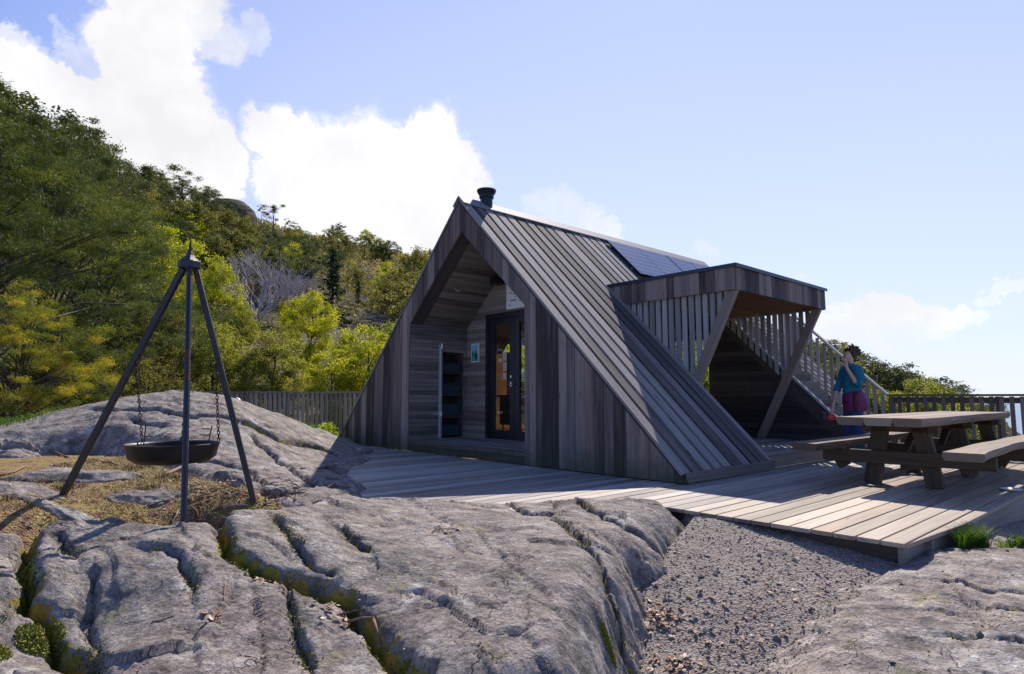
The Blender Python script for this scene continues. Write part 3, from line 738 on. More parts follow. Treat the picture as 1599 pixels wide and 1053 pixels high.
m.box(-.021, .03, OY0, OY1, .012, .115, (0, 1, 0), .2); m.box(-.024, .03, OY0, OY1, .118, SILL - .002, (0, 1, 0), .35)
m.build('porch_sill', W_FRONT, cabin)
# reveal lining of the opening
m = MB()
m.box(.003, .30, OY0 - .02, OY0 - .0, SILL, 2.24, (0, 0, 1)); 
for (ya, yb) in ((OY0, OA), (OY1, OA)):
    za, zb = op(ya), 3.63
    m.prism([(.003, ya, za), (.003, yb, zb), (.003, yb, zb + .03), (.003, ya, za + .03)], (.25, 0, 0), (0, yb - ya, zb - za))
m.build('opening_lining', W_SIDE, cabin)


def siding(mb, quad_fn, z0, z1, pitch, normal, thick=.015, gap=.004, ud=None, breaks=()):
    """horizontal boards: quad_fn(z) -> (pa, pb) ends of the wall at height z; split at breaks"""
    z = z0
    zs = []
    while z < z1 - 1e-4:
        zs.append((z, min(z + pitch, z1))); z += pitch
    for a, b in zs:
        cut = [a] + [q for q in breaks if a < q < b] + [b]; r = mb.rnd.random()
        for i_, (c, d) in enumerate(zip(cut[:-1], cut[1:])):
            e = d - (gap if d == b else 0); p0, p1 = quad_fn(c + 1e-4); p2, p3 = quad_fn(e)
            if (Vector(p1) - Vector(p0)).length < .01 and (Vector(p3) - Vector(p2)).length < .01: continue
            n = Vector(normal) * thick
            mb.prism([Vector((p0[0], p0[1], c)), Vector((p1[0], p1[1], c)), Vector((p3[0], p3[1], e)), Vector((p2[0], p2[1], e))], n, ud, r)


# porch recess
PB = 1.28   # depth of the back wall
m = MB()
# left wall with a cupboard opening x .66-1.2, z .2-1.78
siding(m, lambda z: ((.0, OY1 + .015, z), (.62, OY1 + .015, z)), SILL, 1.78, .072, (0, -1, 0), ud=(1, 0, 0))
siding(m, lambda z: ((.0, OY1 + .015, z), (PB, OY1 + .015, z)), 1.78, 2.26, .072, (0, -1, 0), ud=(1, 0, 0))
siding(m, lambda z: ((1.2, OY1 + .015, z), (PB, OY1 + .015, z)), SILL, 1.78, .072, (0, -1, 0), ud=(1, 0, 0))
m.build('porch_side_wall', W_PORCH, cabin); m = MB()
siding(m, lambda z: ((.0, OY0 - .035, z), (PB, OY0 - .035, z)), SILL, 2.26, .072, (0, 1, 0), ud=(1, 0, 0))
m.build('porch_side_wall', W_PORCH, cabin)
m = MB()
for (ya, yb) in ((OY1, OA), (OY0, OA)):
    n_ = 28
    for k in range(n_):
        u0, u1 = k / n_, (k + .95) / n_; P0 = Vector((.05, ya + (yb - ya) * u0, 2.26 + 1.38 * u0)); P1 = Vector((.05, ya + (yb - ya) * u1, 2.26 + 1.38 * u1))
        m.prism([P0, P1, P1 + Vector((PB - .05, 0, 0)), P0 + Vector((PB - .05, 0, 0))], (0, 0, .02), (1, 0, 0))
m.build('porch_ceiling', W_PORCH, cabin)
# back wall: door gap y 3.40-5.05 up to z 2.44
bw = lambda z: (OY0, OY1) if z < 2.26 else (OA - (OA - OY0) * (3.64 - z) / 1.38, OA + (OY1 - OA) * (3.64 - z) / 1.38)
m = MB()
DY0, DY1, DZ = 3.42, 5.06, 2.46
siding(m, lambda z: ((PB, OY0, z), (PB, DY0, z)), SILL, DZ, .072, (.015, 0, 0), 1, ud=(0, 1, 0)) if False else None
siding(m, lambda z: ((PB, bw(z)[0], z), (PB, DY0, z)), SILL, 2.26, .072, (1, 0, 0), ud=(0, 1, 0))
siding(m, lambda z: ((PB, DY1, z), (PB, bw(z)[1], z)), SILL, 2.26, .072, (1, 0, 0), ud=(0, 1, 0))
siding(m, lambda z: ((PB, DY1, z), (PB, bw(z)[1], z)), 2.26, DZ, .072, (1, 0, 0), ud=(0, 1, 0))
siding(m, lambda z: ((PB, bw(z)[0], z), (PB, DY0, z)), 2.26, DZ, .072, (1, 0, 0), ud=(0, 1, 0))
siding(m, lambda z: ((PB, bw(z)[0], z), (PB, bw(z)[1], z)), DZ, 3.6, .072, (1, 0, 0), ud=(0, 1, 0))
m.build('porch_back_wall', W_PORCH, cabin)
m = MB()
x = .0
while x < PB - .02:
    m.box(x + .03 if x == 0 else x, min(x + .118, PB), OY0, OY1 + .5, SILL - .03, SILL, (0, 1, 0)); x += .122
m.build('porch_floor', W_DECK, cabin)
# cupboard with shelves
cb = MB()
cb.box(.64, 1.2, 6.12, 6.14, SILL, 1.78); cb.box(.62, .64, 5.68, 6.14, SILL, 1.78); cb.box(1.2, 1.22, 5.68, 6.14, SILL, 1.78); cb.box(.62, 1.22, 5.68, 6.14, 1.785, 1.8)
cup = cb.build('cupboard', W_SIDE, cabin)
for z in (.56, .97, 1.38):
    MB().box(.645, 1.195, 5.69, 6.115, z, z + .025).build('shelf', W_SIDE, cup)
for z in (.23, .59, 1.0, 1.41):
    b_ = MB()
    for q in range(3): b_.box(.67, 1.17, 5.72 + q * .12, 5.82 + q * .12, z, z + R.uniform(.14, .24))
    b_.build('crate', M_BLUEBOX, cup, bevel=.01)
pl = MB(); pl.box(.605, .655, 5.575, 5.632, SILL, 1.86); pole = pl.build('cupboard_post', M_POST2, cabin, bevel=.004)
for z in (.62, 1.86):
    h_ = MB(); h_.box(.44, .68, 5.60, 5.63, z, z + .045); h_.tube([(.63, 5.565, z - .02), (.63, 5.565, z + .07)], .016, 8)
    h_.build('strap_hinge', M_STEEL, pole)
# door
m = MB(); fx0, fx1 = PB - .03, PB + .07
m.box(fx0, fx1, DY0, DY0 + .09, SILL, DZ); m.box(fx0, fx1, DY1 - .10, DY1, SILL, DZ); m.box(fx0, fx1, DY0 + .09, DY1 - .10, DZ - .10, DZ); m.box(fx0, fx1, DY0 + .09, DY1 - .1, SILL, SILL + .035)
dfr = m.build('door_frame', M_FRAME, cabin)


def leaf(y0, y1, handle):
    d = empty('door'); d.parent = cabin
    m = MB(); a, b = PB - .015, PB + .04; z0, z1 = SILL + .04, DZ - .105
    m.box(a, b, y0, y0 + .125, z0, z1); m.box(a, b, y1 - .125, y1, z0, z1); m.box(a, b, y0 + .125, y1 - .125, z0, z0 + .12); m.box(a, b, y0 + .125, y1 - .125, z1 - .10, z1)
    m.build('door_leaf', M_FRAME, d)
    MB().box(PB + .008, PB + .014, y0 + .125, y1 - .125, z0 + .12, z1 - .10).build('glass_pane', M_GLASS, d)
    if handle:
        hy = handle; MB().lathe((PB - .03, hy, 1.28), [(.001, 0), (.022, .002), (.022, .04), (.001, .042)], 10).build('door_lock', M_STEEL, d); h = MB()
        h.tube([(PB - .015, hy, 1.17), (PB - .075, hy, 1.17)], .011, 8); h.tube([(PB - .07, hy, 1.17), (PB - .07, hy - .11, 1.165)], .011, 8)
        h.lathe((PB - .03, hy, 1.13), [(.001, 0), (.022, .002), (.022, .08), (.001, .082)], 10);
        h.build('door_handle', M_STEEL, d)
    return d


leaf(4.28, 4.955, 4.345)
leaf(3.515, 4.275, None)
# light, camera box, posters
m = MB(); m.lathe((0, 0, 0), [(.001, -.04), (.04, -.036), (.058, -.02), (.06, 0)], 20)
o = m.build('ceiling_lamp', M_POST2, cabin, smooth=True); o.location = (.55, 4.98, 2.86); o.rotation_euler = (radians(40), 0, 0)
m = MB(); m.box(1.05, 1.26, 4.55, 4.70, 2.97, 3.1); m.lathe((1.03, 4.62, 2.96), [(.001, -.05), (.04, -.04), (.04, 0)], 12)
m.build('wall_camera', M_FRAME, cabin)

t = NT('white_board_print'); uvv = t.obj()
b1 = MB(); b1.box(PB - .018, PB - .002, 3.72, 4.49, 2.50, 3.02)
sg = b1.build('white_sign', M_WHITE, cabin)
for (yy, zz, ww) in ((4.42, 2.90, .10), (4.25, 2.93, .07), (4.40, 2.78, .05), (4.30, 2.76, .12), (4.1, 2.80, .1), (4.38, 2.64, .16), (4.14, 2.62, .12), (4.42, 2.56, .05), (4.26, 2.70, .03), (4.05, 2.9, .14)):
    MB().box(PB - .0205, PB - .0175, yy - ww, yy, zz, zz + .022).build('print_mark', M_INK, sg)
M_TEAL = plain('poster_blue', (.25, .5, .62), .35); M_GRN = plain('poster_green', (.05, .36, .2), .35); M_DKG = plain('poster_dark_green', (.03, .07, .08), .4)
b1 = MB(); b1.box(PB - .018, PB - .002, 5.27, 5.50, 1.60, 1.95)
ps = b1.build('poster', M_WHITE, cabin)
b = MB(); xx = PB - .0205
b.m = 0; b.box(xx, xx + .004, 5.285, 5.485, 1.76, 1.935); b.m = 1; b.box(xx, xx + .004, 5.285, 5.485, 1.615, 1.757)
b.m = 2
for (yc, h, w) in ((5.33, .09, .03), (5.37, .12, .035), (5.42, .07, .03), (5.455, .10, .03)):
    b.prism([(xx - .001, yc - w / 2, 1.74), (xx - .001, yc + w / 2, 1.74), (xx - .001, yc, 1.74 + h)], (-.002, 0, 0))
b.prism([(xx - .001, 5.30, 1.70), (xx - .001, 5.36, 1.64), (xx - .001, 5.40, 1.74), (xx - .001, 5.36, 1.76)], (-.002, 0, 0))
b.build('poster_picture', [M_TEAL, M_GRN, M_DKG], ps)
# notices taped inside the glass
for (yy, zz, w, h) in ((4.52, 1.60, .10, .15), (4.52, 1.42, .10, .14), (4.53, 1.26, .09, .12), (4.66, 1.57, .08, .07)):
    MB().box(PB + .017, PB + .020, yy, yy + w, zz, zz + h).build('paper_notice', M_WHITE, cabin)

# interior
m = MB()
siding(m, lambda z: ((PB + .1, 6.45, z), (3.02, 6.45, z)), SILL, 1.93, .12, (0, 1, 0), ud=(1, 0, 0))
siding(m, lambda z: ((6.4, 6.45, z), (7.3, 6.45, z)), SILL, 1.93, .12, (0, 1, 0), ud=(1, 0, 0))
siding(m, lambda z: ((3.02, 6.45, z), (6.4, 6.45, z)), SILL, .45, .12, (0, 1, 0), ud=(1, 0, 0))
m.build('interior_wall', W_ORANGE, cabin); m = MB()
siding(m, lambda z: ((PB + .1, 2.6, z), (2.12, 2.6, z)), SILL, 2.4, .12, (0, 1, 0), ud=(1, 0, 0))
m.build('interior_wall', W_ORANGE, cabin); m = MB()
siding(m, lambda z: ((5.12, 2.0, z), (7.3, 2.0, z)), SILL, 1.9, .12, (0, 1, 0), ud=(1, 0, 0))
m.build('interior_wall', W_ORANGE, cabin)
m = MB(); m.box(PB + .08, 7.34, 2.0, 6.45, SILL - .04, SILL); m.build('interior_floor', M_LINO, cabin)
# far gable: boards left and right of a tall window
m = MB()
def gsec(y0, y1, z0):
    y = y0
    while y < y1 - .01:
        b = min(y + .14, y1); cuts = [y] + ([HY] if y < HY < b else []) + [b]; r = R.random()
        for a, c in zip(cuts[:-1], cuts[1:]): m.prism([(7.38, a, z0), (7.38, c, z0), (7.38, c, max(z0 + .01, top(c))), (7.38, a, max(z0 + .01, top(a)))], (.02, 0, 0), (0, 0, 1), r)
        y = b
gsec(.06, 2.3, .0); gsec(2.3, 6.2, 2.4); gsec(6.2, 8.34, 0)
m.box(7.38, 7.4, 2.3, 6.2, .0, .3)
m.build('rear_gable_wall', W_FRONT, cabin)
wf = MB()
for yy in (2.3, 3.58, 4.86, 6.13): wf.box(7.36, 7.42, yy, yy + .07, .3, 2.4)
wf.box(7.36, 7.42, 2.37, 6.13, .3, .37); wf.box(7.36, 7.42, 2.37, 6.13, 2.33, 2.4)
rw = wf.build('rear_window', M_FRAME, cabin)
MB().box(7.385, 7.39, 2.37, 6.13, .37, 2.33).build('window_pane', M_GLASS, rw)
wf = MB()
for xx in (3.0, 4.7, 6.33): wf.box(xx, xx + .07, 6.44, 6.5, .45, 1.93)
wf.box(3.07, 6.33, 6.44, 6.5, .45, .51)
sw = wf.build('side_window', M_FRAME, cabin)
MB().box(3.07, 6.33, 6.465, 6.47, .51, 1.93).build('window_pane', M_GLASS, sw)
# stove and chair seen through the door
st = empty('stove', (0, 0, 0)); st.parent = cabin
q = MB(); q.box(2.45, 2.9, 5.55, 6.05, .38, .95); q.box(2.4, 2.95, 5.5, 6.1, .95, .99)
for a in (2.5, 2.85):
    for b in (5.6, 6.0): q.tube([(a, b, .2), (a, b, .38)], .02, 6)
q.build('stove_body', M_FRAME, st)

# ---- roof
NR = Vector((0, -sqrt(.5), sqrt(.5)))


def rp(x, s, h, side=0):
    if side == 0: return Vector((x, s * sqrt(.5), s * sqrt(.5))) + NR * h
    return Vector((x, WD - s * sqrt(.5), s * sqrt(.5))) + Vector((0, sqrt(.5), sqrt(.5))) * h


def roofpart(mb, x0, x1, s0, s1, side=0, first=0., jag=.0):
    q = lambda a, b, c, d, h, e, r: mb.prism([rp(a, c, h, side), rp(b, c, h, side), rp(b, d, h, side), rp(a, d, h, side)], rp(0, 0, e, side) - rp(0, 0, 0, side), rp(0, 1, 0, side) - rp(0, 0, 0, side), r)
    x = x0
    while x < x1 - .01:
        b = min(x + .2245, x1); mb.m = 1; q(x, b, s0, s1, -.052, .022, R.random()); mb.m = 0; x = b
    x = x0 + first
    while x < x1 - .03:
        b = min(x + .160, x1); q(x, b, s0 - jag * R.uniform(-.01, .012), s1, -.0298, .032, R.random()); x += .2245


S1 = HY * sqrt(2) - .01
m = MB()
roofpart(m, -.03, 2.08, .17, S1, jag=1)
roofpart(m, 2.08, 5.12, 3.98, S1)
roofpart(m, 5.12, 6.28, 3.72, S1)
roofpart(m, 6.28, 7.44, .17, S1, jag=1)
roofpart(m, -.03, 1.5, .17, S1, 1); roofpart(m, 1.5, 2.85, .17, 3.2, 1); roofpart(m, 1.5, 4.1, 3.0, S1, 1); roofpart(m, 4.1, 6.5, 4.9, S1, 1); roofpart(m, 6.5, 7.44, .17, S1, 1)  # upper left slope left open as an invented skylight, unseen, to daylight the room
roof = m.build('roof', [W_ROOF, W_ROOFLOW], cabin)
for (xa, xb) in ((0.004, 2.06), (6.3, 7.38)):
    MB().box(xa, xb, .075, .10, .012, .125, (1, 0, 0), .5).build('eave_board', W_DECKR, cabin)
m = MB()
m.prism([(-.045, HY, HY + .045), (-.045, HY - .15, HY - .105), (-.045, HY - .14, HY - .125), (-.045, HY, HY + .012), (-.045, HY + .14, HY - .125), (-.045, HY + .15, HY - .105)], (7.50, 0, 0), (1, 0, 0), .5)
m.build('ridge_cap', M_RIDGE, roof)
m = MB(); m.lathe((.555, 4.2, 4.12), [(.105, 0), (.105, .20), (.125, .205), (.125, .255), (.135, .265), (.165, .32), (.165, .345), (.10, .36), (.001, .365)], 28)
m.build('chimney_pipe', M_PIPE, roof, smooth=False)
for (xa, xb) in ((3.47, 5.46), (5.50, 7.36)):
    ya, yb = 3.22 * sqrt(2), 4.02 * sqrt(2)
    f_ = MB(); nn = NR
    f_.prism([rp(xa, ya, .030), rp(xb, ya, .030), rp(xb, yb, .030), rp(xa, yb, .030)], nn * .03, (1, 0, 0))
    pn = f_.build('solar_panel', M_FRAME, roof)
    for k_ in range(2):
        w_ = (xb - xa) / 2; a = xa + .012 + k_ * w_; b = a + w_ - .024
        me = fast_mesh('solar_cells', [rp(a, ya + .012, .0625), rp(b, ya + .012, .0625), rp(b, yb - .012, .0625), rp(a, yb - .012, .0625)], [[0, 1, 2, 3]], M_SOLAR, pn, uv=[(0, 0), (b - a, 0), (b - a, yb - ya), (0, yb - ya)])
    sp = MB()
    for s_ in (ya + .2, yb - .2): sp.prism([rp(xa - .02, s_, .005), rp(xb, s_, .005), rp(xb, s_ + .04, .005), rp(xa - .02, s_ + .04, .005)], nn * .024, (1, 0, 0))
    sp.build('mounting_rail', M_STEEL, pn)

# ---- side terrace niche
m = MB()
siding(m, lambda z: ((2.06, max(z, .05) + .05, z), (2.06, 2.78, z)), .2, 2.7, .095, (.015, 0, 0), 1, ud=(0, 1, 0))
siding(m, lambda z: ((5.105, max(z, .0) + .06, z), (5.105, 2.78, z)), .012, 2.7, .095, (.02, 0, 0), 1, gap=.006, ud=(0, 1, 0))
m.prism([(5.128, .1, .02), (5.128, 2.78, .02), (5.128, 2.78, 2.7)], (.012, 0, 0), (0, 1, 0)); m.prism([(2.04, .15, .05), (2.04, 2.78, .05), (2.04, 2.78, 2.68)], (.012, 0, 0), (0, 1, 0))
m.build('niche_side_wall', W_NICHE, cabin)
m = MB()
siding(m, lambda z: ((2.08, 2.78, z), (3.85, 2.78, z)), .2, 2.7, .095, (0, .02, 0), 1, ud=(1, 0, 0))
siding(m, lambda z: ((3.85, 2.78, z), (5.1, 2.78, z)), 2.3, 2.7, .095, (0, .02, 0), 1, ud=(1, 0, 0))
m.build('niche_back_wall', W_SIDE, cabin)
wf = MB(); wf.box(3.86, 3.92, 2.76, 2.82, .2, 2.3); wf.box(4.44, 4.5, 2.76, 2.82, .2, 2.3); wf.box(3.92, 5.1, 2.76, 2.82, .2, .27); wf.box(3.92, 5.1, 2.76, 2.82, 2.24, 2.3)
nw = wf.build('terrace_door', M_FRAME, cabin); MB().box(3.92, 5.1, 2.79, 2.795, .27, 2.24).build('glass_pane', M_GLASS, nw)
m = MB(); y = .14
while y < 2.74:
    m.box(2.08, 5.10, y, min(y + .12, 2.76), .17, .2, (1, 0, 0)); y += .125
m.build('terrace_floor', W_DECK, cabin)
m = MB(); m.box(2.10, 5.095, .155, .18, .012, .168, (1, 0, 0), .8); m.build('terrace_riser', W_POST, cabin)
# canopy
cz0, cz1, cy0, cx0, cx1 = 2.45, 2.79, .55, 2.05, 5.16
m = MB(); y = cy0
while y < 2.86:
    y1 = min(y + R.choice([.11, .145, .13]), 2.86); r = R.random()
    pts = [(cx0, y, cz0 if y < cz0 else y), (cx0, y1, cz0 if y1 < cz0 else y1 - .0), (cx0, y1, cz1 if y1 < 2.79 else y1 + .001), (cx0, y, cz1)]
    m.prism(pts, (.022, 0, 0), (0, 0, 1), r); m.prism([(p[0] + cx1 - cx0 - .022, p[1], p[2]) for p in pts], (.022, 0, 0), (0, 0, 1), r); y = y1 + .002
x = cx0 + .024
while x < cx1 - .03:
    x1 = min(x + R.choice([.11, .145, .13]), cx1 - .024); m.prism([(x, cy0 - .022, cz0), (x1, cy0 - .022, cz0), (x1, cy0 - .022, cz1), (x, cy0 - .022, cz1)], (0, .022, 0), (0, 0, 1)); x = x1 + .002
can = m.build('canopy', W_FRONT, cabin)
m = MB(); y = cy0 + .005
while y < 2.44:
    m.box(cx0 + .024, cx1 - .024, y, min(y + .115, 2.44), cz0 + .03, cz0 + .045, (1, 0, 0)); y += .118
m.build('canopy_ceiling', W_CEIL, can)
m = MB(); m.prism([(cx0 - .02, cy0 - .045, cz1 + .002), (cx1 + .02, cy0 - .045, cz1 + .002), (cx1 + .02, 2.83, cz1 + .002), (cx0 - .02, 2.83, cz1 + .002)], (0, 0, .03), (1, 0, 0))
m.box(cx0 - .02, cx1 + .02, cy0 - .05, cy0 - .0455, cz1 - .02, cz1 + .03); m.box(cx0 - .026, cx0 - .021, cy0 - .05, 2.83, cz1 - .02, cz1 + .03)
m.build('flashing', M_FLASH, can)
# slatted screens and leaning posts
for xx in (2.10, 5.06):
    m = MB(); y = .66; pz = lambda q: 2.478 - (q - .6) * 2.066 + .05
    while y < 2.42:
        m.prism([(xx, y, max(.22, y - .02, pz(y))), (xx, y + .072, max(.22, y + .052, pz(y + .072))), (xx, y + .072, cz0 + .028), (xx, y, cz0 + .028)], (.028, 0, 0), (0, 0, 1)); y += .1165
    m.build('slat_screen', W_SLAT, cabin)
for xx in (2.0 + .13, 4.98):
    m = MB(); m.beam((xx, cy0 + .05, cz0 + .028), (xx, 1.70, .205), .07, .14, (1, 0, 0)); m.build('leaning_post', W_POST, cabin)
# stair over the roof slope
m = MB(); n_ = 18; st_ = .155
for k in range(n_):
    y = .03 + k * st_; z = (k + 1) * st_
    m.box(5.15, 6.2, y, y + st_ + .02, z - .03, z, (1, 0, 0)); m.box(5.15, 6.2, y + .003, y + .02, z - st_ + .001, z - .031, (1, 0, 0))
stair = m.build('roof_stair', W_DECKR, cabin)
MB().beam((5.085, -.16, .02), (5.085, 2.6, 2.78), .07, .035, (1, 0, 0), .9).build('string_cap', W_SLAT, stair)
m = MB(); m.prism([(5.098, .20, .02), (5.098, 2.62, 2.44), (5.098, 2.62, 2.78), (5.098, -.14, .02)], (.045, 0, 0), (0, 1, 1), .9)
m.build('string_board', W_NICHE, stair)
m = MB(); y = .04
while y < 2.75:
    m.box(6.215, 6.24, y, y + .055, y - .10, y + .97, (0, 0, 1)); y += .118
m.beam((6.235, -.02, .98), (6.235, 2.78, 3.78), .10, .035, (1, 0, 0), .9)
m.build('stair_balustrade', W_SLAT, stair)

# ------------------------------------------------------------------ fences
def fence_panel(name, P0, P1, z0, z1, pitch, w, thick, mat, label, cat, post=1.8, rail_w=.10, postw=.09):
    P0, P1 = Vector((*P0, 0)), Vector((*P1, 0)); d = (P1 - P0); L = d.length; d.normalize(); n = Vector((-d.y, d.x, 0))
    f = tag(empty(name, (P0.x, P0.y, 0)), label, cat)
    rel = lambda a, off, z: d * a + n * off + Vector((0, 0, z))
    m = MB(); a = 0
    while a < L:
        zz = z0 + R.uniform(-.02, .02)
        m.prism([rel(a, -thick / 2, zz), rel(a + w, -thick / 2, zz), rel(a + w, thick / 2, zz), rel(a, thick / 2, zz)], (0, 0, z1 - .04 - zz), (0, 0, 1)); a += pitch
    m.build('picket_panel', mat, f)
    m = MB(); m.beam(rel(-.03, 0, z1 - .018), rel(L, 0, z1 - .018), rail_w, .035, n); m.beam(rel(0, .035, z1 - .1), rel(L, .035, z1 - .1), .03, .09, n); m.beam(rel(0, .035, z0 + .16), rel(L, .035, z0 + .16), .03, .09, n)
    m.build('rail', mat, f)
    a = .02
    while a < L + .01:
        m = MB(); m.beam(rel(a, .09, z0 - .5), rel(a, .09, z1 - .04), postw, postw, n); m.build('post', mat, f); a += post
    return f


p = W(6.235, -.04); q = W(6.235, -4.6)
fence_panel('fence', p.xy, q.xy, -.04, .995, .128, .058, .022, W_RAIL, 'grey slatted railing on the far deck edge behind the picnic table', 'railing', 1.5)
fence_panel('fence', (-7.6, 15.4), (-2.2, 15.7), -.25, 1.085, .116, .07, .02, W_FENCE, 'weathered close boarded picket fence left of the cabin above the bare rock', 'fence', 1.9)
m = MB(); m.lathe((0, 0, 0), [(.001, 0), (.05, .01), (.06, .1), (.045, .22), (.02, .25), (.001, .26)], 10)
o = tag(m.build('plastic_bottle', M_WHITE, smooth=True), 'small white plastic jug left on the rock in front of the picket fence', 'jug'); o.location = (-6.45, 14.8, .62); o.rotation_euler = (0, -.45, 0); o.scale = (1.3, 1.3, 1.35)

# ------------------------------------------------------------------ picnic table and its loose neighbours
tb = tag(inframe(empty('picnic_table')), 'long heavy picnic table with live-edged top and two attached plank benches on the deck', 'picnic table')
tb.location = W(2.95, -1.49); TX = 2.95


def slab(mb, x0, x1, y0, y1, z0, z1, wy0=.0, wy1=.0, n=14, sag=0, seed=0):
    """plank with wavy live edges"""
    rr = random.Random(seed); pts0 = []; pts1 = []
    ph = [rr.uniform(0, 6) for _ in range(4)]
    for i in range(n + 1):
        x = x0 + (x1 - x0) * i / n
        pts0.append((x, y0 + wy0 * (sin(x * 2.1 + ph[0]) * .6 + sin(x * 5.3 + ph[1]) * .4))); pts1.append((x, y1 + wy1 * (sin(x * 1.9 + ph[2]) * .6 + sin(x * 4.7 + ph[3]) * .4)))
    zf = lambda x: sag * sin((x - x0) / (x1 - x0) * pi)
    r = rr.random()
    for i in range(n):
        (xa, a0), (xb, b0) = pts0[i], pts0[i + 1]; a1, b1 = pts1[i][1], pts1[i + 1][1]
        b = len(mb.v); off = rr.random() * 0 + seed * 3.1
        for (x, ya, yb) in ((xa, a0, a1), (xb, b0, b1)):
            ch = .022
            mb.v += [(x, ya + ch * (wy0 > 0), z0 + zf(x)), (x, ya, (z0 + z1) / 2 + zf(x)), (x, ya + .3 * ch * (wy0 > 0), z1 + zf(x)), (x, yb - .3 * ch * (wy1 > 0), z1 + zf(x)), (x, yb, (z0 + z1) / 2 + zf(x)), (x, yb - ch * (wy1 > 0), z0 + zf(x))]
        for k in range(6):
            k2 = (k + 1) % 6
            vv = [.0, .02, .05, .5, .53, .56, .6]
            mb.face([b + k, b + 6 + k, b + 6 + k2, b + k2], [(xa + off, vv[k] + off), (xb + off, vv[k] + off), (xb + off, vv[k + 1] + off), (xa + off, vv[k + 1] + off)], r)
        if i == 0: mb.face([b, b + 1, b + 2, b + 3, b + 4, b + 5], [(off + .01 * k, off) for k in range(6)], r)
        if i == n - 1: mb.face([b + 11, b + 10, b + 9, b + 8, b + 7, b + 6], [(off + .01 * k, off) for k in range(6)], r)


m = MB(); X0, X1 = 1.0 - TX, 5.05 - TX
slab(m, X0, X1 - .1, -.41, -.145, .655, .74, .025, .003, seed=1); slab(m, X0 + .02, X1, -.14, .13, .655, .738, .003, .003, seed=2); slab(m, X0 + .05, X1 - .05, .135, .41, .655, .739, .003, .025, seed=3)
m.build('tabletop', W_BENCH, tb)
m = MB(); slab(m, .85 - TX, 4.8 - TX, -.89, -.60, .368, .445, .03, .03, sag=.02, seed=5); m.build('bench_seat', W_BENCH, tb)
m = MB(); slab(m, .85 - TX, 4.75 - TX, .53, .82, .375, .455, .02, .02, sag=.0, seed=6); m.build('bench_seat', W_BENCH, tb)
for k_, xc in enumerate((1.72, 3.15, 4.6)):
    x = xc - TX
    for s_ in (-1, 1):
        m = MB(); m.beam((x, s_ * .30, .0), (x, s_ * .185, .655), .155, .10, (0, 1, 0)); m.build('leg', W_LEG, tb, bevel=.004)
        m = MB(); m.beam((x + .0, s_ * .70, .366), (x + .0, s_ * .58, .16), .12, .09, (0, 1, 0))
        m.build('bench_support', W_LEG, tb, bevel=.004)
    m = MB(); m.box(x - .118, x - .054, -.84, .78, .225, .364, (0, 1, 0)); m.build('crossbeam', W_LEG, tb, bevel=.004)
    m = MB(); m.box(x - .05, x + .05, -.36, .36, .57, .652, (0, 1, 0)); m.build('top_batten', W_LEG, tb, bevel=.004)
for a, b in (((1.80, .33), (2.4, .66)), ((4.5, .33), (3.9, .66)), ((3.2, .33), (3.75, .66))):
    m = MB(); m.beam((a[0] - TX, 0, a[1]), (b[0] - TX, 0, b[1]), .07, .045, (0, 1, 0)); m.build('diagonal_brace', W_LEG, tb)
m = MB(); m.box(1.75 - TX, 4.6 - TX, -.03, .03, .15, .24); m.build('stretcher', W_LEG, tb)

m = MB(); m.lathe((0, 0, 0), [(.02, .004), (.055, .004), (.085, .02), (.092, .022), (.088, .016), (.055, .0), (.02, 0), (.02, .004)], 28)
o = tag(m.build('saucer', M_WHITE, smooth=True), 'small round white dish lying on the deck boards under the right bench end', 'dish'); o.location = W(2.09, -2.345, .003)

# ------------------------------------------------------------------ fire tripod and pan
AP = Vector((-2.475, 4.64, 1.965))
FEET = [Vector((-3.57, 4.95, .15)), Vector((-2.10, 4.03, .15)), Vector((-2.01, 4.91, .10))]
tr = tag(empty('fire_tripod', (AP.x, AP.y, .15)), 'tall three-legged black steel fire stand with spiked peak and chains on the bare rock', 'fire tripod')
O3 = Vector((AP.x, AP.y, .15))
for i, f in enumerate(FEET):
    f = Vector((f.x, f.y, surf1(f.x, f.y) - .03)); a = AP + (f - AP).normalized() * .04 + Vector(((f.x - AP.x), (f.y - AP.y), 0)).normalized() * .035
    m = MB()
    if i == 1: m.tube([a - O3, f - O3], .0205, 12)
    else: m.beam(a - O3, f - O3, .040, .040, (0, 1, 0) if i == 0 else (1, .3, 0))
    m.build('leg', M_LEGSTEEL, tr, bevel=0)
m = MB(); hexp = []
for k in range(6):
    a = radians(60 * k + 12); hexp.append((.082 * cos(a), .082 * sin(a), AP.z - .15 - .035))
m.prism(hexp, (0, 0, .055), (1, 0, 0)); m.lathe((0, 0, AP.z - .15 + .018), [(.08, 0), (.045, .03), (.03, .05), (.001, .052)], 6)
m.build('leg_bracket', M_BLACKSTEEL, tr, bevel=.003)
m = MB(); m.lathe((0, 0, AP.z - .15 + .05), [(.020, 0), (.024, .025), (.015, .05), (.001, .155)], 8); m.build('spike', M_BLACKSTEEL, tr)
PC = Vector((-2.525, 4.64, .60)); PR = .315


def chain(p0, p1, par, org):
    p0, p1 = Vector(p0), Vector(p1); d = p1 - p0; L = d.length; d.normalize(); n = max(2, int(L / .026)); s1 = d.orthogonal().normalized(); s2 = d.cross(s1)
    m = MB()
    for i in range(n):
        c = p0 + d * (L * (i + .5) / n) - org; sd_ = s1 if i % 2 else s2; P = []
        for k in range(9):
            a = 2 * pi * k / 8; P.append(c + d * (.0185 * cos(a)) + sd_ * (.0095 * sin(a)))
        m.tube(P, .0033, 5, cap=False)
    m.build('chain', M_RUST, par)


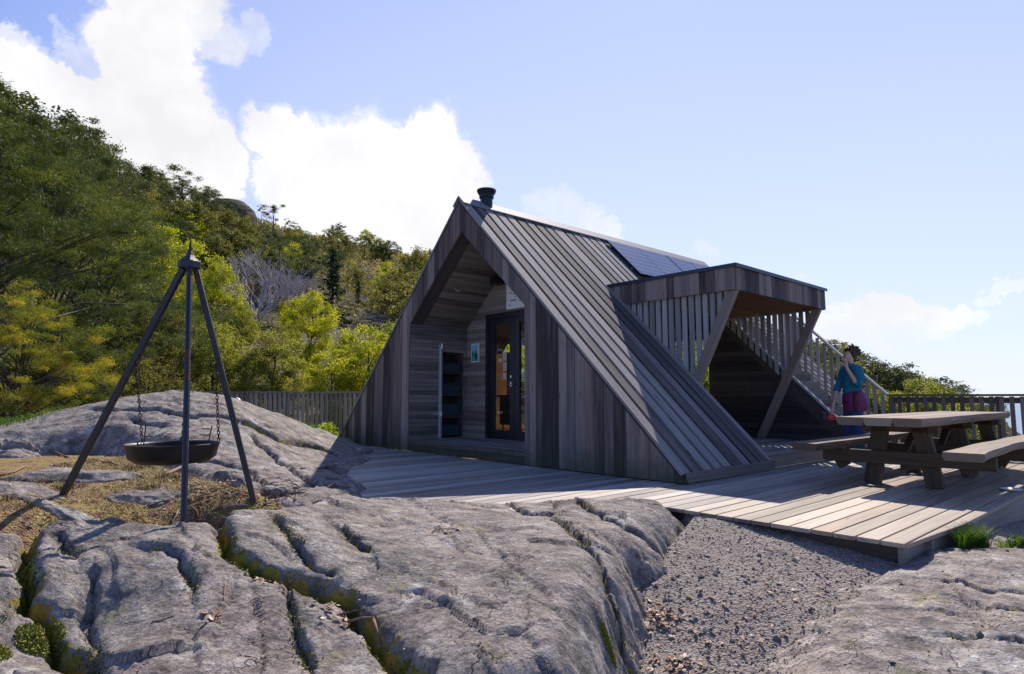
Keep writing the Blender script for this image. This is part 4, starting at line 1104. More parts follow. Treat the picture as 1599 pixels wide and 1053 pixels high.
for i, f in enumerate(FEET):
    t_ = .40; a = AP + (f - AP) * t_; dirv = Vector((a.x - PC.x, a.y - PC.y, 0)).normalized(); b = PC + dirv * PR * .97 + Vector((0, 0, .01))
    chain(a + Vector((0, 0, -.02)), b, tr, O3)
    m = MB(); P = []
    for k in range(9):
        an = 2 * pi * k / 8; P.append(a - O3 + Vector((.036 * cos(an), .01 * sin(an), .036 * sin(an) - .0)))
    m.tube(P, .005, 6, cap=False); m.build('chain_ring', M_RUST, tr)
pan = tag(empty('fire_pan', tuple(PC - Vector((0, 0, .14)))), 'round sooty iron fire pan hanging from chains under the tripod', 'fire pan')
m = MB(); m.lathe((0, 0, 0), [(.001, .0), (.20, .002), (.275, .012), (.325, .05), (.347, .145), (.352, .155), (.342, .155), (.335, .14), (.305, .07), (.24, .03), (.15, .014), (.001, .012)], 48)
m.build('bowl', M_PAN, pan, smooth=True)
m = MB(); P = [(.351 * cos(2 * pi * k / 48), .351 * sin(2 * pi * k / 48), .153) for k in range(49)]; m.tube(P, .006, 6, cap=False); m.build('rim', M_RUST, pan, smooth=True)
for (ax, ay, h, lean, dirn, zs) in ((-.235, -.02, .165, .01, 1, (.07,)), (-.02, .12, .155, .055, 0, (.05, .1)), (.275, .02, .155, .028, -1, (.08, .13))):
    m = MB(); m.tube([(ax, ay, .14), (ax + lean, ay, .14 + h)], .005, 6)
    for z_ in zs:
        if dirn: m.tube([(ax + lean * z_ / h, ay, .14 + z_), (ax + lean * z_ / h + dirn * .075, ay - .01, .142 + z_)], .0042, 6)
    m.build('grill_holder', M_RUST, pan)
m = MB()
for k in range(26):
    a = R.uniform(0, 6.3); rr = R.uniform(0, .24); x, y = rr * cos(a), rr * sin(a); b_ = R.uniform(0, 3.14); l = R.uniform(.03, .11)
    m.beam((x - l * cos(b_), y - l * sin(b_), .03 + R.random() * .05), (x + l * cos(b_), y + l * sin(b_), .04 + R.random() * .07), .02, .018, (0, 0, 1))
m.build('charred_wood', M_PAN, pan)

pan.scale = (.9, .9, .93)
# ------------------------------------------------------------------ person by the stair
SKIN = plain('skin', (.56, .33, .24), .55); M_HAIR = plain('brown_hair', (.028, .012, .007), .5, noise=1.2, nscale=40); M_SHIRT = plain('teal_knit', (.006, .10, .15), .8, noise=.6, nscale=30)
M_JACK = plain('magenta_jacket', (.125, .012, .07), .6, noise=.5, nscale=12); M_JEAN = plain('blue_jeans', (.010, .035, .10), .8, noise=.5, nscale=30); M_SHOE = plain('brown_shoe', (.12, .035, .025), .6); M_RED = plain('red_plastic', (.62, .02, .03), .4)


def skin(name, chains, mat, parent, sub=2, disp=0, dscale=.1):
    """chains: list of lists of (x, y, z, radius); shared coordinates join"""
    V = []; E = []; Rd = []; ix = {}
    for ch in chains:
        prev = None
        for (x, y, z, r) in ch:
            k = (round(x, 3), round(y, 3), round(z, 3))
            if k not in ix: ix[k] = len(V); V.append(k); Rd.append(r)
            if prev is not None: E.append((prev, ix[k]))
            prev = ix[k]
    me = bpy.data.meshes.new(name); me.from_pydata(V, E, []); o = bpy.data.objects.new(name, me); COL.objects.link(o); o.parent = parent
    md = o.modifiers.new('skin', 'SKIN'); md.use_smooth_shade = True; md.branch_smoothing = .6
    for i, v in enumerate(me.skin_vertices[0].data):
        rr = Rd[i]; v.radius = rr if isinstance(rr, tuple) else (rr, rr); v.use_root = (i == 0)
    sb = o.modifiers.new('sub', 'SUBSURF'); sb.levels = sub; sb.render_levels = sub
    if disp:
        tx = bpy.data.textures.new(name, 'CLOUDS'); tx.noise_scale = dscale; dm = o.modifiers.new('disp', 'DISPLACE'); dm.texture = tx; dm.strength = disp; dm.mid_level = .5
    me.materials.append(mat)
    dg = bpy.context.evaluated_depsgraph_get(); dg.update(); new = bpy.data.meshes.new_from_object(o.evaluated_get(dg))
    if len(new.polygons) > 10:
        o.modifiers.clear(); o.data = new
        for pg in new.polygons: pg.use_smooth = True
    return o


pe = tag(empty('person', (5.12, 9.28, 0), radians(2)), 'person in teal top with magenta jacket round the waist, hand raised to the face', 'person')
# local: -x is forward, -y is the side towards the deck corner
hd = (-.035, -.01, 1.545)
ch = [[(0, 0, .90, (.15, .105)), (0, 0, 1.02, (.135, .095)), (-.005, 0, 1.18, (.145, .10)), (0, 0, 1.33, (.15, .095)), (-.005, 0, 1.41, (.07, .06)), (-.015, 0, 1.46, .05), (-.03, 0, 1.53, (.075, .082)), (-.03, 0, 1.60, (.075, .085)), (-.02, 0, 1.65, (.045, .05))],
      [(0, 0, .90, .12), (.0, -.09, .84, .095), (-.01, -.10, .48, .062), (.03, -.10, .10, .042), (.02, -.10, .05, .04), (-.11, -.10, .035, .03)],
      [(0, 0, .90, .12), (.0, .09, .84, .095), (-.03, .10, .48, .062), (-.02, .10, .10, .042), (-.03, .10, .05, .04), (-.16, .10, .035, .03)],
      [(0, 0, 1.33, .1), (0, -.15, 1.36, .062), (-.0, -.20, 1.25, .050), (-.03, -.215, 1.10, .042), (-.09, -.19, 1.22, .036), (-.135, -.13, 1.36, .026), (-.14, -.105, 1.41, (.034, .018)), (-.125, -.09, 1.46, (.03, .014))],
      [(0, 0, 1.33, .1), (0, .15, 1.36, .062), (-.04, .19, 1.22, .048), (-.13, .18, 1.07, .042), (-.20, .12, .93, .033), (-.27, .07, .80, .024), (-.285, .06, .76, (.030, .018)), (-.29, .055, .72, (.028, .015))]]
for k in range(4):
    dy = (k - 1.5) * .017
    ch.append([(-.125, -.09, 1.46, .02), (-.122 - abs(dy) * .3, -.085 + dy * .3, 1.49 + dy * .6, .009), (-.11 - dy * .5, -.075 + dy * .3, 1.52 + dy, .008)])
    ch.append([(-.29, .055, .72, .02), (-.30 + dy, .05 + dy, .69, .009), (-.295 + dy, .045 + dy, .655 + abs(dy), .008)])
ch.append([(-.14, -.105, 1.41, .02), (-.155, -.08, 1.435, .011), (-.15, -.06, 1.455, .009)]); ch.append([(-.285, .06, .76, .02), (-.31, .07, .735, .011), (-.325, .065, .705, .009)])
ch.append([(-.03, 0, 1.53, .07), (-.105, 0, 1.545, (.012, .014)), ])
body = skin('body', ch, SKIN, pe, 2)
for s_ in (-1, 1):
    MB().lathe((-.108, s_ * .028, 1.563), [(.001, -.007), (.008, 0), (.001, .007)], 8).build('eye', M_FRAME, body)
skin('hair', [[(.045, 0, 1.52, (.07, .09)), (.04, 0, 1.60, (.12, .125)), (.01, 0, 1.67, (.115, .115)), (-.05, 0, 1.695, (.07, .08))], [(.04, 0, 1.60, .09), (.11, 0, 1.615, (.075, .07)), (.15, 0, 1.60, .04)]], M_HAIR, pe, 3, .085, .02)
skin('sweater', [[(0, 0, .96, (.155, .11)), (0, 0, 1.06, (.15, .11)), (-.005, 0, 1.18, (.165, .135)), (0, 0, 1.33, (.17, .13)), (-.005, 0, 1.41, (.085, .08)), (-.015, 0, 1.465, (.066, .064))],
                 [(0, 0, 1.33, .13), (0, -.08, 1.375, .10), (0, -.155, 1.365, .095), (-.0, -.205, 1.25, .075), (-.03, -.22, 1.09, .058), (-.075, -.2, 1.18, .052)],
                 [(0, 0, 1.33, .13), (0, .08, 1.375, .10), (0, .155, 1.365, .095), (-.04, .195, 1.22, .07), (-.13, .185, 1.06, .055), (-.165, .155, 1.0, .046)]], M_SHIRT, pe, 2, .012, .04)
skin('jacket_sleeve', [[(-.02, -.14, 1.02, .045), (-.05, -.17, .92, .05), (-.05, -.17, .80, .045), (-.04, -.165, .72, .035)], [(.10, -.13, 1.02, .05), (.15, -.15, .92, .055), (.16, -.14, .80, .05)]], plain('burgundy_lining', (.075, .010, .02), .7, noise=.5), pe, 2, .02, .04)
skin('trousers', [[(0, 0, .98, (.14, .10)), (0, 0, .90, (.16, .12))], [(0, 0, .90, .13), (.0, -.09, .82, .105), (-.01, -.10, .48, .078), (.03, -.10, .12, .06)], [(0, 0, .90, .13), (.0, .09, .82, .105), (-.03, .10, .48, .078), (-.02, .10, .12, .06)]], M_JEAN, pe, 2, .01, .06)
skin('tied_jacket', [[(0, 0, 1.05, (.17, .14)), (.01, 0, .99, (.19, .165)), (.03, 0, .86, (.20, .185)), (.04, 0, .74, (.185, .18)), (.045, 0, .71, (.12, .1))],
                     [(.01, 0, .97, .13), (.16, -.06, .93, .06), (.21, -.07, .80, .05), (.20, -.06, .68, .04)], [(.01, 0, .97, .13), (-.15, -.05, 1.02, .045), (-.18, -.06, .99, .05), (-.14, -.07, .82, .04), (-.11, -.06, .70, .04)]], M_JACK, pe, 2, .035, .05)
for s_, x_ in ((-.10, .0), (.10, -.05)):
    m = MB(); skin('shoe', [[(.035 + x_ * .5, s_, .045, (.045, .04)), (-.04 + x_, s_, .045, (.045, .04)), (-.14 + x_, s_, .033, (.045, .03)), (-.18 + x_, s_, .03, (.03, .02))]], M_SHOE, pe, 2)
bag = tag(empty('camera_pouch', (5.07 - .315, 9.28 + .04, .655)), 'small red and black camera pouch held in the lowered hand over the table end', 'pouch')
m = MB(); m.lathe((0, 0, 0), [(.001, -.045), (.035, -.04), (.042, -.02), (.042, .02), (.03, .04), (.001, .045)], 14); o = m.build('pouch_body', M_RED, bag, smooth=True); o.scale = (1.6, .9, 1); o.location = (.05, 0, -.01)
m = MB(); m.box(-.1, -.03, -.04, .04, -.04, .035); m.lathe((-.065, -.0, .03), [(.03, 0), (.03, .03), (.001, .032)], 12); m.build('camera_body', M_FRAME, bag, bevel=.008)

# ------------------------------------------------------------------ leaf clouds
def rnorm(n): v = NP.normal(size=(n, 3)); return v / np.linalg.norm(v, axis=1)[:, None]


def leaf_arrays(C, size, aspect=1., tri=False, updir=None):
    """one small face per centre; returns V, F"""
    n = len(C); a = rnorm(n)
    if updir is not None: a = a * .6 + updir; a /= np.linalg.norm(a, axis=1)[:, None]
    b = np.cross(a, rnorm(n)); b /= np.linalg.norm(b, axis=1)[:, None] + 1e-9
    s = (size * NP.uniform(.6, 1.3, n))[:, None] if np.isscalar(size) else (size * NP.uniform(.6, 1.3, n))[:, None]
    a = a * s; b = b * s * aspect
    if tri:
        V = np.stack([C - a - b * .5, C + a, C - a + b * .5], 1).reshape(-1, 3); F = np.arange(3 * n).reshape(-1, 3)
    else:
        V = np.stack([C - a, C - b, C + a, C + b], 1).reshape(-1, 3); F = np.arange(4 * n).reshape(-1, 4)
    return V, F


def crown_points(kind, H, rw, nc, nl, seed, base=.25):
    """clump centres and leaf centres"""
    rs = np.random.RandomState(seed); cl = []
    while len(cl) < nc:
        u = rs.uniform(-1, 1, 3)
        r = np.linalg.norm(u)
        if r > 1: continue
        if kind == 'spruce':
            z = rs.uniform(0, 1) ** 1.4; a = rs.uniform(0, 6.28); rr = (1 - z) ** .85 * rs.uniform(.35, 1); rr *= (1 - .35 * ((z * 9) % 1))
            cl.append((rr * cos(a) * rw, rr * sin(a) * rw, H * (base * .4 + (1 - base * .4) * z))); continue
        if r < .35 and rs.rand() < .8: continue
        z = u[2]
        w = {'npine': (1 - .35 * z) if z > -.2 else .8 + .9 * z + .4, 'pine': (1 - .35 * z) if z > -.2 else .8 + .9 * z + .4, 'birch': sqrt(max(0, 1 - max(0, z) ** 2 * .5)), 'scots': 1.}[kind]
        if kind in ('pine', 'npine') and rs.rand() < .15: w *= 1.3
        cl.append((u[0] * rw * w, u[1] * rw * w, H * (base + (1 - base) * (z * .5 + .5))))
    cl = np.array(cl)
    # lopsided outline
    ang = np.arctan2(cl[:, 1], cl[:, 0]); k = 1 + .22 * np.sin(ang * 2 + seed) + .13 * np.sin(ang * 3 + seed * 2.3) + .12 * np.sin(cl[:, 2] / H * 9 + seed)
    cl[:, 0] *= k; cl[:, 1] *= k
    rad = {'npine': .085, 'pine': .19, 'birch': .17, 'spruce': .15, 'scots': .24}[kind] * rw * rs.uniform(.6, 1.35, nc)
    per = np.maximum(3, (nl / nc * rs.uniform(.5, 1.5, nc)).astype(int)); P = []; T = []
    flat = {'npine': .6, 'pine': .55, 'birch': .85, 'spruce': .4, 'scots': .5}[kind]
    for c, r_, n in zip(cl, rad, per):
        q = rs.normal(size=(n, 3)) * r_ * .55; q[:, 2] *= flat
        if kind == 'spruce': q[:, 2] -= np.hypot(q[:, 0], q[:, 1]) * .3
        P.append(c + q); T.append(np.full(n, rs.uniform(0, 1)))
    P = np.concatenate(P); T = np.concatenate(T) * .72 + rs.uniform(0, .28, len(P))
    return cl, P, T


def trunk_mb(H, r0, cl, seed, nb=14, lean=.1, top=.92):
    rs = random.Random(seed); m = MB(); pts = []; a = rs.uniform(0, 6.3)
    for i in range(7):
        f = i / 6; pts.append(Vector((lean * H * .3 * f * f * cos(a) + rs.uniform(-1, 1) * r0 * .6 * (i > 0), lean * H * .3 * f * f * sin(a) + rs.uniform(-1, 1) * r0 * .6 * (i > 0), H * top * f)))
    pts[0].z = -.6
    m.tube(pts, [r0 * (1.25 if i == 0 else 1 - .88 * i / 6) for i in range(7)], 7)
    idx = list(range(len(cl))); rs.shuffle(idx)
    for j in idx[:nb]:
        e = Vector(cl[j]); zt = max(.12 * H, e.z - rs.uniform(.1, .28) * H); f = min(.98, zt / (H * top)); i = min(5, int(f * 6)); b = pts[i].lerp(pts[i + 1], f * 6 - i)
        mid = b.lerp(e, .5) + Vector((0, 0, rs.uniform(-.04, .06) * H)); rb = r0 * (1 - .8 * f) * .42
        m.tube([b, mid, e], [rb, rb * .6, rb * .22], 5, cap=False)
    return m


PROTO = {}


def proto(key, kind, H, rw, nc, nl, ls, mat, seed, base=.25, aspect=.6, r0=None, nb=14, tri=False):
    cl, P, T = crown_points(kind, H, rw, nc, nl, seed, base)
    V, F = leaf_arrays(P, ls, aspect, tri)
    c = fast_mesh('crown', V, F, mat, rnd=T)
    tk = trunk_mb(H, r0 or H * .02, cl, seed, nb).build('trunk', M_BARK)
    PROTO[key] = (c, tk); COL.objects.unlink(c); COL.objects.unlink(tk)


def put_tree(key, x, y, s, label, group=None, name='tree', cat='tree', z=None, sx=1., rz=None):
    c, tk = PROTO[key]
    e = tag(empty(name, (x, y, hz(x, y) - .15 if z is None else z), R.uniform(0, 6.3) if rz is None else rz), label, cat, group); e.scale = (s * sx, s * sx, s)
    for src in (c, tk):
        q = src.copy(); COL.objects.link(q); q.parent = e
    return e


for i in range(3): proto('pine%d' % i, 'pine', 6, 1.9, 70, 6500, .075, L_PINE, 100 + i, base=.22, aspect=.45, nb=16)
for i in range(2): proto('scots%d' % i, 'scots', 6, 1.5, 18, 3200, .065, L_PINE, 130 + i, base=.52, aspect=.4, nb=12, r0=.11)
for i in range(3): proto('round%d' % i, 'birch', 5, 1.9, 90, 6500, .072, L_OLIVE, 110 + i, base=.12, aspect=.65)
for i in range(2): proto('lime%d' % i, 'birch', 5, 1.7, 90, 6500, .068, L_BIRCH, 120 + i, base=.12, aspect=.65)
proto('spruce0', 'spruce', 8, 1.7, 150, 7000, .12, L_SPRUCE, 140, base=.1, aspect=.35, nb=10)
for i in range(2): proto('mbirch%d' % i, 'birch', 8, 2.4, 150, 26000, .062, L_BIRCH, 150 + i, base=.15, aspect=.6, nb=40, r0=.11)
proto('molive', 'birch', 8, 2.4, 140, 26000, .062, L_OLIVE, 160, base=.12, aspect=.6, nb=40, r0=.11)
proto('mpale', 'birch', 8, 2.4, 150, 26000, .062, L_PALE, 161, base=.12, aspect=.6, nb=40, r0=.11)
proto('mpine', 'pine', 12, 3.1, 150, 42000, .075, L_PINE, 170, base=.14, aspect=.22, nb=60, r0=.2)
for i in range(2): proto('npine%d' % i, 'npine', 9, 2.7, 420, 120000, .055, (L_GPINE, L_NPINE)[i], 180 + i, base=.06, aspect=.2, nb=70, r0=.15, tri=True)


def at(px, d): return ((px - 800) / 965 * d, d)


def ztop(py, d): return .95 + (620 - py) / 965 * d


def tree_at(key, protoH, px, py_top, d, label, group=None, name='tree', sx=1., cat='tree', z0=None):
    """a tree standing at bearing px, distance d, its top reaching the bearing height py_top"""
    x, y = at(px, d); z = (hz(x, y) - .2) if z0 is None else z0; s = (ztop(py_top, d) - z) / (protoH * 1.0)
    return put_tree(key, x, y, s, label, group, name, cat, z, sx)


# near pines on the left edge
for a in ((('npine0', 9), -75, 95, 15, 'big near pine with yellow-tipped needles cut off by the left edge of the view', 1.25),
          (('npine1', 9), 20, 430, 12.2, 'low bushy pine with orange-brown shoots at the left end of the bare rock', 1.2),
          (('npine0', 9), 60, 165, 21, 'tall dark pine with yellowish tips second from the left edge', 1.05),
          (('mpine', 12), 150, 235, 25, 'dark pine leaning over the lime birch, third from the left edge', 1.)):
    tree_at(a[0][0], a[0][1], a[1], a[2], a[3], a[4], name='pine_tree', sx=a[5], cat='pine')
G1 = 'bright spring birches beyond the rock and fence'
for key, px, py, d, lab, sx in (
        ('mbirch0', 235, 345, 36, 'tallest lime-green birch, left of the tripod peak', 1.15), ('mbirch1', 325, 398, 34, 'lime-green birch right behind the tripod peak', .8),
        ('molive', 150, 440, 27, 'dark olive tree low between the near pines and the tripod leg', 1.1), ('molive', 245, 470, 26, 'broad olive tree filling the gap behind the left tripod leg', 1.1),
        ('mpale', 330, 500, 26, 'pale olive bushy tree behind the right tripod leg', 1.25), ('mbirch1', 482, 455, 33, 'rounded lime-green birch above the middle of the picket fence', 1.),
        ('mbirch0', 572, 505, 27, 'lime-green birch touching the cabin roof edge above the fence', 1.25), ('mpale', 425, 515, 27, 'loose pale green tree above the left end of the picket fence', 1.3),
        ('mbirch0', 520, 545, 25, 'low lime-green tree just over the fence rail', 1.3), ('mbirch1', 440, 470, 45, 'small yellow-green birch beside the grey bare tree', .8),
        ('mbirch0', 150, 395, 33, 'yellow-green birch half hidden between the dark near pines', 1.), ('mpale', 620, 505, 30, 'pale olive tree showing between birch and cabin gable', 1.2),
        ('mpale', 372, 470, 36, 'grey-green tree under the bare grey crown', 1.1), ('molive', 85, 470, 24, 'dark olive tree under the second pine', 1.3), ('molive', 200, 545, 22, 'low shadowy tree just behind the top of the bare rock', 1.5),
        ('mbirch1', 760, 520, 24, 'lime-green tree behind the cabin seen through its windows', 1.5), ('mbirch0', 960, 500, 23, 'lime-green tree behind the terrace seen through the terrace door', 1.7), ('mbirch1', 1050, 520, 24, 'lime-green tree behind the right half of the cabin', 1.7), ('mbirch0', 860, 520, 23, 'lime-green tree behind the middle of the cabin', 1.7)):
    tree_at(key, 8, px, py, d, lab, G1, 'birch_tree' if key[1] == 'b' else 'broadleaf_tree', sx)
tree_at('spruce0', 8, 515, 386, 50, 'single dark conical spruce standing above the lime birches', name='spruce_tree', sx=1.15)
tree_at('spruce0', 8, 556, 436, 60, 'smaller dark spruce to the right of the conical one', name='spruce_tree', sx=1.1)
# skyline pines
for px, py, d, key, lab, sx in ((166, 222, 62, 'scots1', 'left one of the two close skyline pines above the near wood', 1.), (212, 234, 60, 'scots0', 'dark full-crowned skyline pine right of its twin', 1.3), (270, 258, 75, 'scots1', 'thin see-through pine on the skyline left of the rock knob', .9), (416, 306, 100, 'scots0', 'small lone pine on the crest right of the rock knob', 1.),
                            (110, 168, 55, 'pine1', 'dark pine crown on the steep left skyline', 1.), (62, 152, 48, 'pine0', 'second pine from the left on the steep skyline', 1.1), (20, 138, 44, 'pine2', 'leftmost pine on the steep skyline', 1.2), (-30, 120, 42, 'pine1', 'pine just outside the left corner of the skyline', 1.2)):
    tree_at(key, 6, px, py, d, lab, name='pine_tree', sx=sx, cat='pine')
# right headland
for px, py, d, key, lab, sx in ((1340, 548, 75, 'pine2', 'dark pine behind the head of the person', 1.2), (1372, 553, 70, 'pine0', 'dark blue-green pine just right of the person', 1.2), (1405, 566, 68, 'pine1', 'round-topped dark pine on the headland above the railing', 1.3), (1300, 528, 90, 'pine1', 'pine on the headland above the stair rail', 1.3),
                            (1428, 576, 85, 'pine0', 'dark pine on the headland above the first railing posts', 1.3), (1462, 590, 95, 'pine1', 'dark low pine on the headland right of the yellow-green bush', 1.4), (1492, 601, 110, 'pine2', 'small pine near the end of the headland', 1.5), (1512, 608, 125, 'pine0', 'last small pine where the headland meets the sea', 1.5), (1320, 538, 80, 'round1', 'olive tree on the headland between the stair rail and the person', 1.4),
                            (1443, 590, 56, 'mpale', 'yellow-green bushy tree above the railing', .95), (1482, 603, 62, 'molive', 'low olive tree right of the yellow-green one above the railing', 1.0)):
    tree_at(key, 6 if key[0] == 'p' else 5 if key[0] == 'r' else 8, px, py, d, lab, name='pine_tree' if key[0] == 'p' else 'broadleaf_tree', sx=sx)
# bare grey tree
def bare(seed, H, n0=5):
    rs = random.Random(seed); m = MB()
    def grow(p, d, L, r, lv):
        e = p + d * L; mid = p + d * L * .5 + Vector([rs.uniform(-1, 1) * L * .06 for _ in range(3)])
        m.tube([p, mid, e], [r, r * .8, r * .6], 4 if lv > 1 else 6, cap=False)
        if lv >= 6: return
        for _ in range(3 if lv < 5 else 4):
            nd = (d + Vector([rs.uniform(-1, 1) for _ in range(3)]) * .62 + Vector((0, 0, .10))).normalized(); grow(e if rs.random() < .6 else mid, nd, L * rs.uniform(.6, .86), r * .62, lv + 1)
    for k in range(n0):
        a = 2 * pi * k / n0; grow(Vector((0, 0, -.3)), Vector((.45 * cos(a), .45 * sin(a), 1)).normalized(), H * .27, H * .014, 1)
    return m
for px, py, d, H, lab in ((400, 362, 44, 8.5, 'leafless pale grey tree with a fine twiggy crown above the fence end'), (455, 402, 52, 8, 'second leafless greyish tree, right of and behind the larger bare crown')):
    x, y = at(px, d); z = hz(x, y); s = (ztop(py, d) - z) / 8.2
    o = tag(bare(px, 8).build('bare_tree', M_GREYBARK), lab, 'tree'); o.location = (x, y, z); o.scale = (s * 1.2, s * 1.2, s * 1.05)
# rock knob on the crest
x, y = at(345, 104); ico = MB(); ico.lathe((0, 0, 0), [(.01, 6.2), (2.2, 6.0), (3.6, 4.6), (4.3, 2.8), (4.6, .5), (4.7, -3)], 26)
kn = tag(ico.build('hilltop_boulder', M_HILL, smooth=True), 'bare dark rounded rock knob on the wooded skyline', 'rock'); kn.location = (x, y, ztop(306, 104) - 6.2); kn.scale = (1.15, 1., 1.)

# the hillside wood: individual small trees
cnt = 0; rs = random.Random(77)
HG = 'trees of the wooded hillside'
LAB = {'p': ('dark pine among the trees of the wooded hillside', 'pine_tree'), 's': ('thin-crowned pine among the trees of the wooded hillside', 'pine_tree'), 'r': ('olive round-crowned tree among the trees of the wooded hillside', 'broadleaf_tree'), 'l': ('yellow-green round-crowned tree among the trees of the wooded hillside', 'broadleaf_tree')}
while cnt < 285:
    px = rs.uniform(-60, 1520)
    if 700 < px < 1225 and rs.random() < .93: continue
    t_ = (px - 800) / 965; Rr = float(np.interp(t_, CT_, CR_)); d = 26 + (Rr * 1.0 - 26) * rs.random() ** .75
    if px > 1240: d = max(d, 60)
    if px < 640: d = max(d, 50 + 20 * rs.random())
    x, y = t_ * d, d
    k = rs.random(); left = px < 330
    key = rs.choice(['pine0', 'pine1', 'pine2']) if k < (.55 if left else .33) else rs.choice(['scots0', 'scots1']) if k < .62 and d > .7 * Rr else rs.choice(['lime0', 'lime1']) if k > .88 else rs.choice(['round0', 'round1', 'round2'])
    if 640 > px > 330 and 80 < d < 130 and rs.random() < .3: continue
    if 480 < px < 590 and d < 72: continue
    if 312 < px < 382 and d > 82: continue
    Hm = rs.uniform(3.0, 6.2) if d > 60 else rs.uniform(4, 6.5)
    if d > .85 * Rr: Hm *= .85
    R.seed(cnt)
    size = 'small' if Hm * 965 / d < 32 else 'large' if Hm * 965 / d > 60 else 'middling'
    kind_ = {'p': 'dark pine', 's': 'thin-crowned pine', 'r': 'olive round-crowned tree', 'l': 'yellow-green tree'}[key[0]]
    where = ('left of the tripod peak' if px < 290 else 'above and left of the grey bare tree' if px < 400 else 'above the grey bare tree' if px < 480 else 'between the bare tree and the spruce' if px < 560 else 'next to the cabin gable' if px < 720 else 'behind the cabin' if px < 1240 else 'on the headland beyond the railing')
    lev = 'on the crest' if d > .84 * Rr else 'high on the slope' if d > .6 * Rr else 'low on the slope'
    lb = '%s %s %s, %s' % (size, kind_, lev, where)
    put_tree(key, x, y, Hm / (6 if key[0] in 'ps' else 5), lb, 'hillside trees: ' + lb, LAB[key[0]][1], sx=rs.uniform(.9, 1.35)); cnt += 1
R.seed(5)
# undergrowth
n = 230000
t_ = NP.uniform(-1.0, .8, n); Rr = np.interp(t_, CT_, CR_); d = 19 + (Rr * 1.02 - 19) * NP.rand(n) ** .62
x = t_ * d; y = d; z = hill_h(x, y); dens = fbm(x / 4, y / 4, 3, 201) > -.16
x, y, z, d = x[dens], y[dens], z[dens], d[dens]; hgt = (.5 + 1.1 * np.clip(fbm(x / 3, y / 3, 3, 205) + .4, 0, 1)) * np.clip(d / 60, .6, 1.3)
C = np.c_[x, y, z + NP.rand(len(x)) * hgt]; sz = .0016 * d + .035
V, F = leaf_arrays(C, sz * 1.0, .6)
rn = np.clip(.5 + 1.0 * fbm(x / 9, y / 9, 3, 211) + NP.uniform(-.2, .2, len(x)), 0, 1)
tag(fast_mesh('undergrowth', V, F, L_SCRUB, rnd=rn), kind='stuff')

# ------------------------------------------------------------------ near ground cover
def inrock(k, x, y): return inside(x, y, PO[k])


def scatter_blades(name, pts, h, w, mat, lean=.5, kind='stuff', label=None, cat=None):
    n = len(pts); P = np.array(pts, float); a = NP.uniform(0, 6.28, n); hh = h * NP.uniform(.5, 1.3, n); l = lean * NP.uniform(.2, 1.2, n)[:, None]
    dirv = np.c_[np.cos(a), np.sin(a), np.zeros(n)]; sd_ = np.c_[-np.sin(a), np.cos(a), np.zeros(n)] * w
    T1 = P + np.c_[np.zeros((n, 2)), hh * .6] + dirv * l * hh[:, None] * .35; T2 = P + np.c_[np.zeros((n, 2)), hh * .95] + dirv * l * hh[:, None]
    V = np.stack([P - sd_, P + sd_, T1 + sd_ * .7, T1 - sd_ * .7, T2], 1).reshape(-1, 3); b = np.arange(n)[:, None] * 5
    F = [list(q) for q in (b + [0, 1, 2, 3])] + [list(q) for q in (b + [3, 2, 4])]
    return tag(fast_mesh(name, V, F, mat, rnd=np.r_[NP.rand(n)] .repeat(1).tolist() + NP.rand(n).tolist()), label, cat, kind=kind)


def cluster(cx, cy, rx, ry, n):
    q = np.clip(NP.normal(size=(n, 2)) * .5, -1, 1); x = cx + q[:, 0] * rx; y = cy + q[:, 1] * ry; ly = -(x - C0[0]) * sin(TH) + (y - C0[1]) * cos(TH); k = (ly < -2.5) | (y > 7); x, y = x[k], y[k]; return np.c_[x, y, surf(x, y) - .01]


tn = 1900; ta = np.clip(NP.normal(size=tn) * .10, -.24, .24); tq = -np.abs(NP.normal(size=tn)) * .035 * (1.2 - np.abs(ta) * 3)
tx, ty = C0[0] - .15 * 0 + 0, 0
c_ = W(-.42, -2.50); gx = c_.x + ta * cos(TH) - tq * sin(TH); gy = c_.y + ta * sin(TH) + tq * cos(TH)
L_TUFT = leafmat('dark_tuft_grass', [(.1, (.015, .045, .008)), (.6, (.05, .12, .015)), (1., (.14, .2, .03))], .35)
scatter_blades('grass_tuft', np.c_[gx, gy, surf(gx, gy) - .01], .15, .0035, L_TUFT, .8, None, 'thick dark green grass tuft at the base of the deck corner', 'grass tuft')
g = W(.45, -2.85)
scatter_blades('grass_tuft', cluster(g.x, g.y + .05, .16, .08, 260), .09, .003, L_GRASS, .9, None, 'short yellowish grass tuft by the deck side near the right edge', 'grass tuft')
P = []
for (cx_, cy_, rx, ry, n) in ((-4.25, 11.3, .7, .5, 900), (-3.75, 12.3, .4, .6, 800), (-5.6, 13.2, 1.5, .5, 700), (-3.5, 13.0, .3, .4, 500), (-7.3, 8.9, .8, .4, 500)):
    P.append(cluster(cx_, cy_, rx, ry, n))
for (px, py, z_, rx, ry, n) in ((1107, 868, -.15, .07, .05, 40), (1585, 848, -.13, .15, .08, 160)):
    d_ = (.95 - z_) * 965 / (py - 620); P.append(cluster((px - 800) / 965 * d_, d_, rx, ry, n))
scatter_blades('ground_grass', np.concatenate(P), .10, .006, L_GRASS, .9)
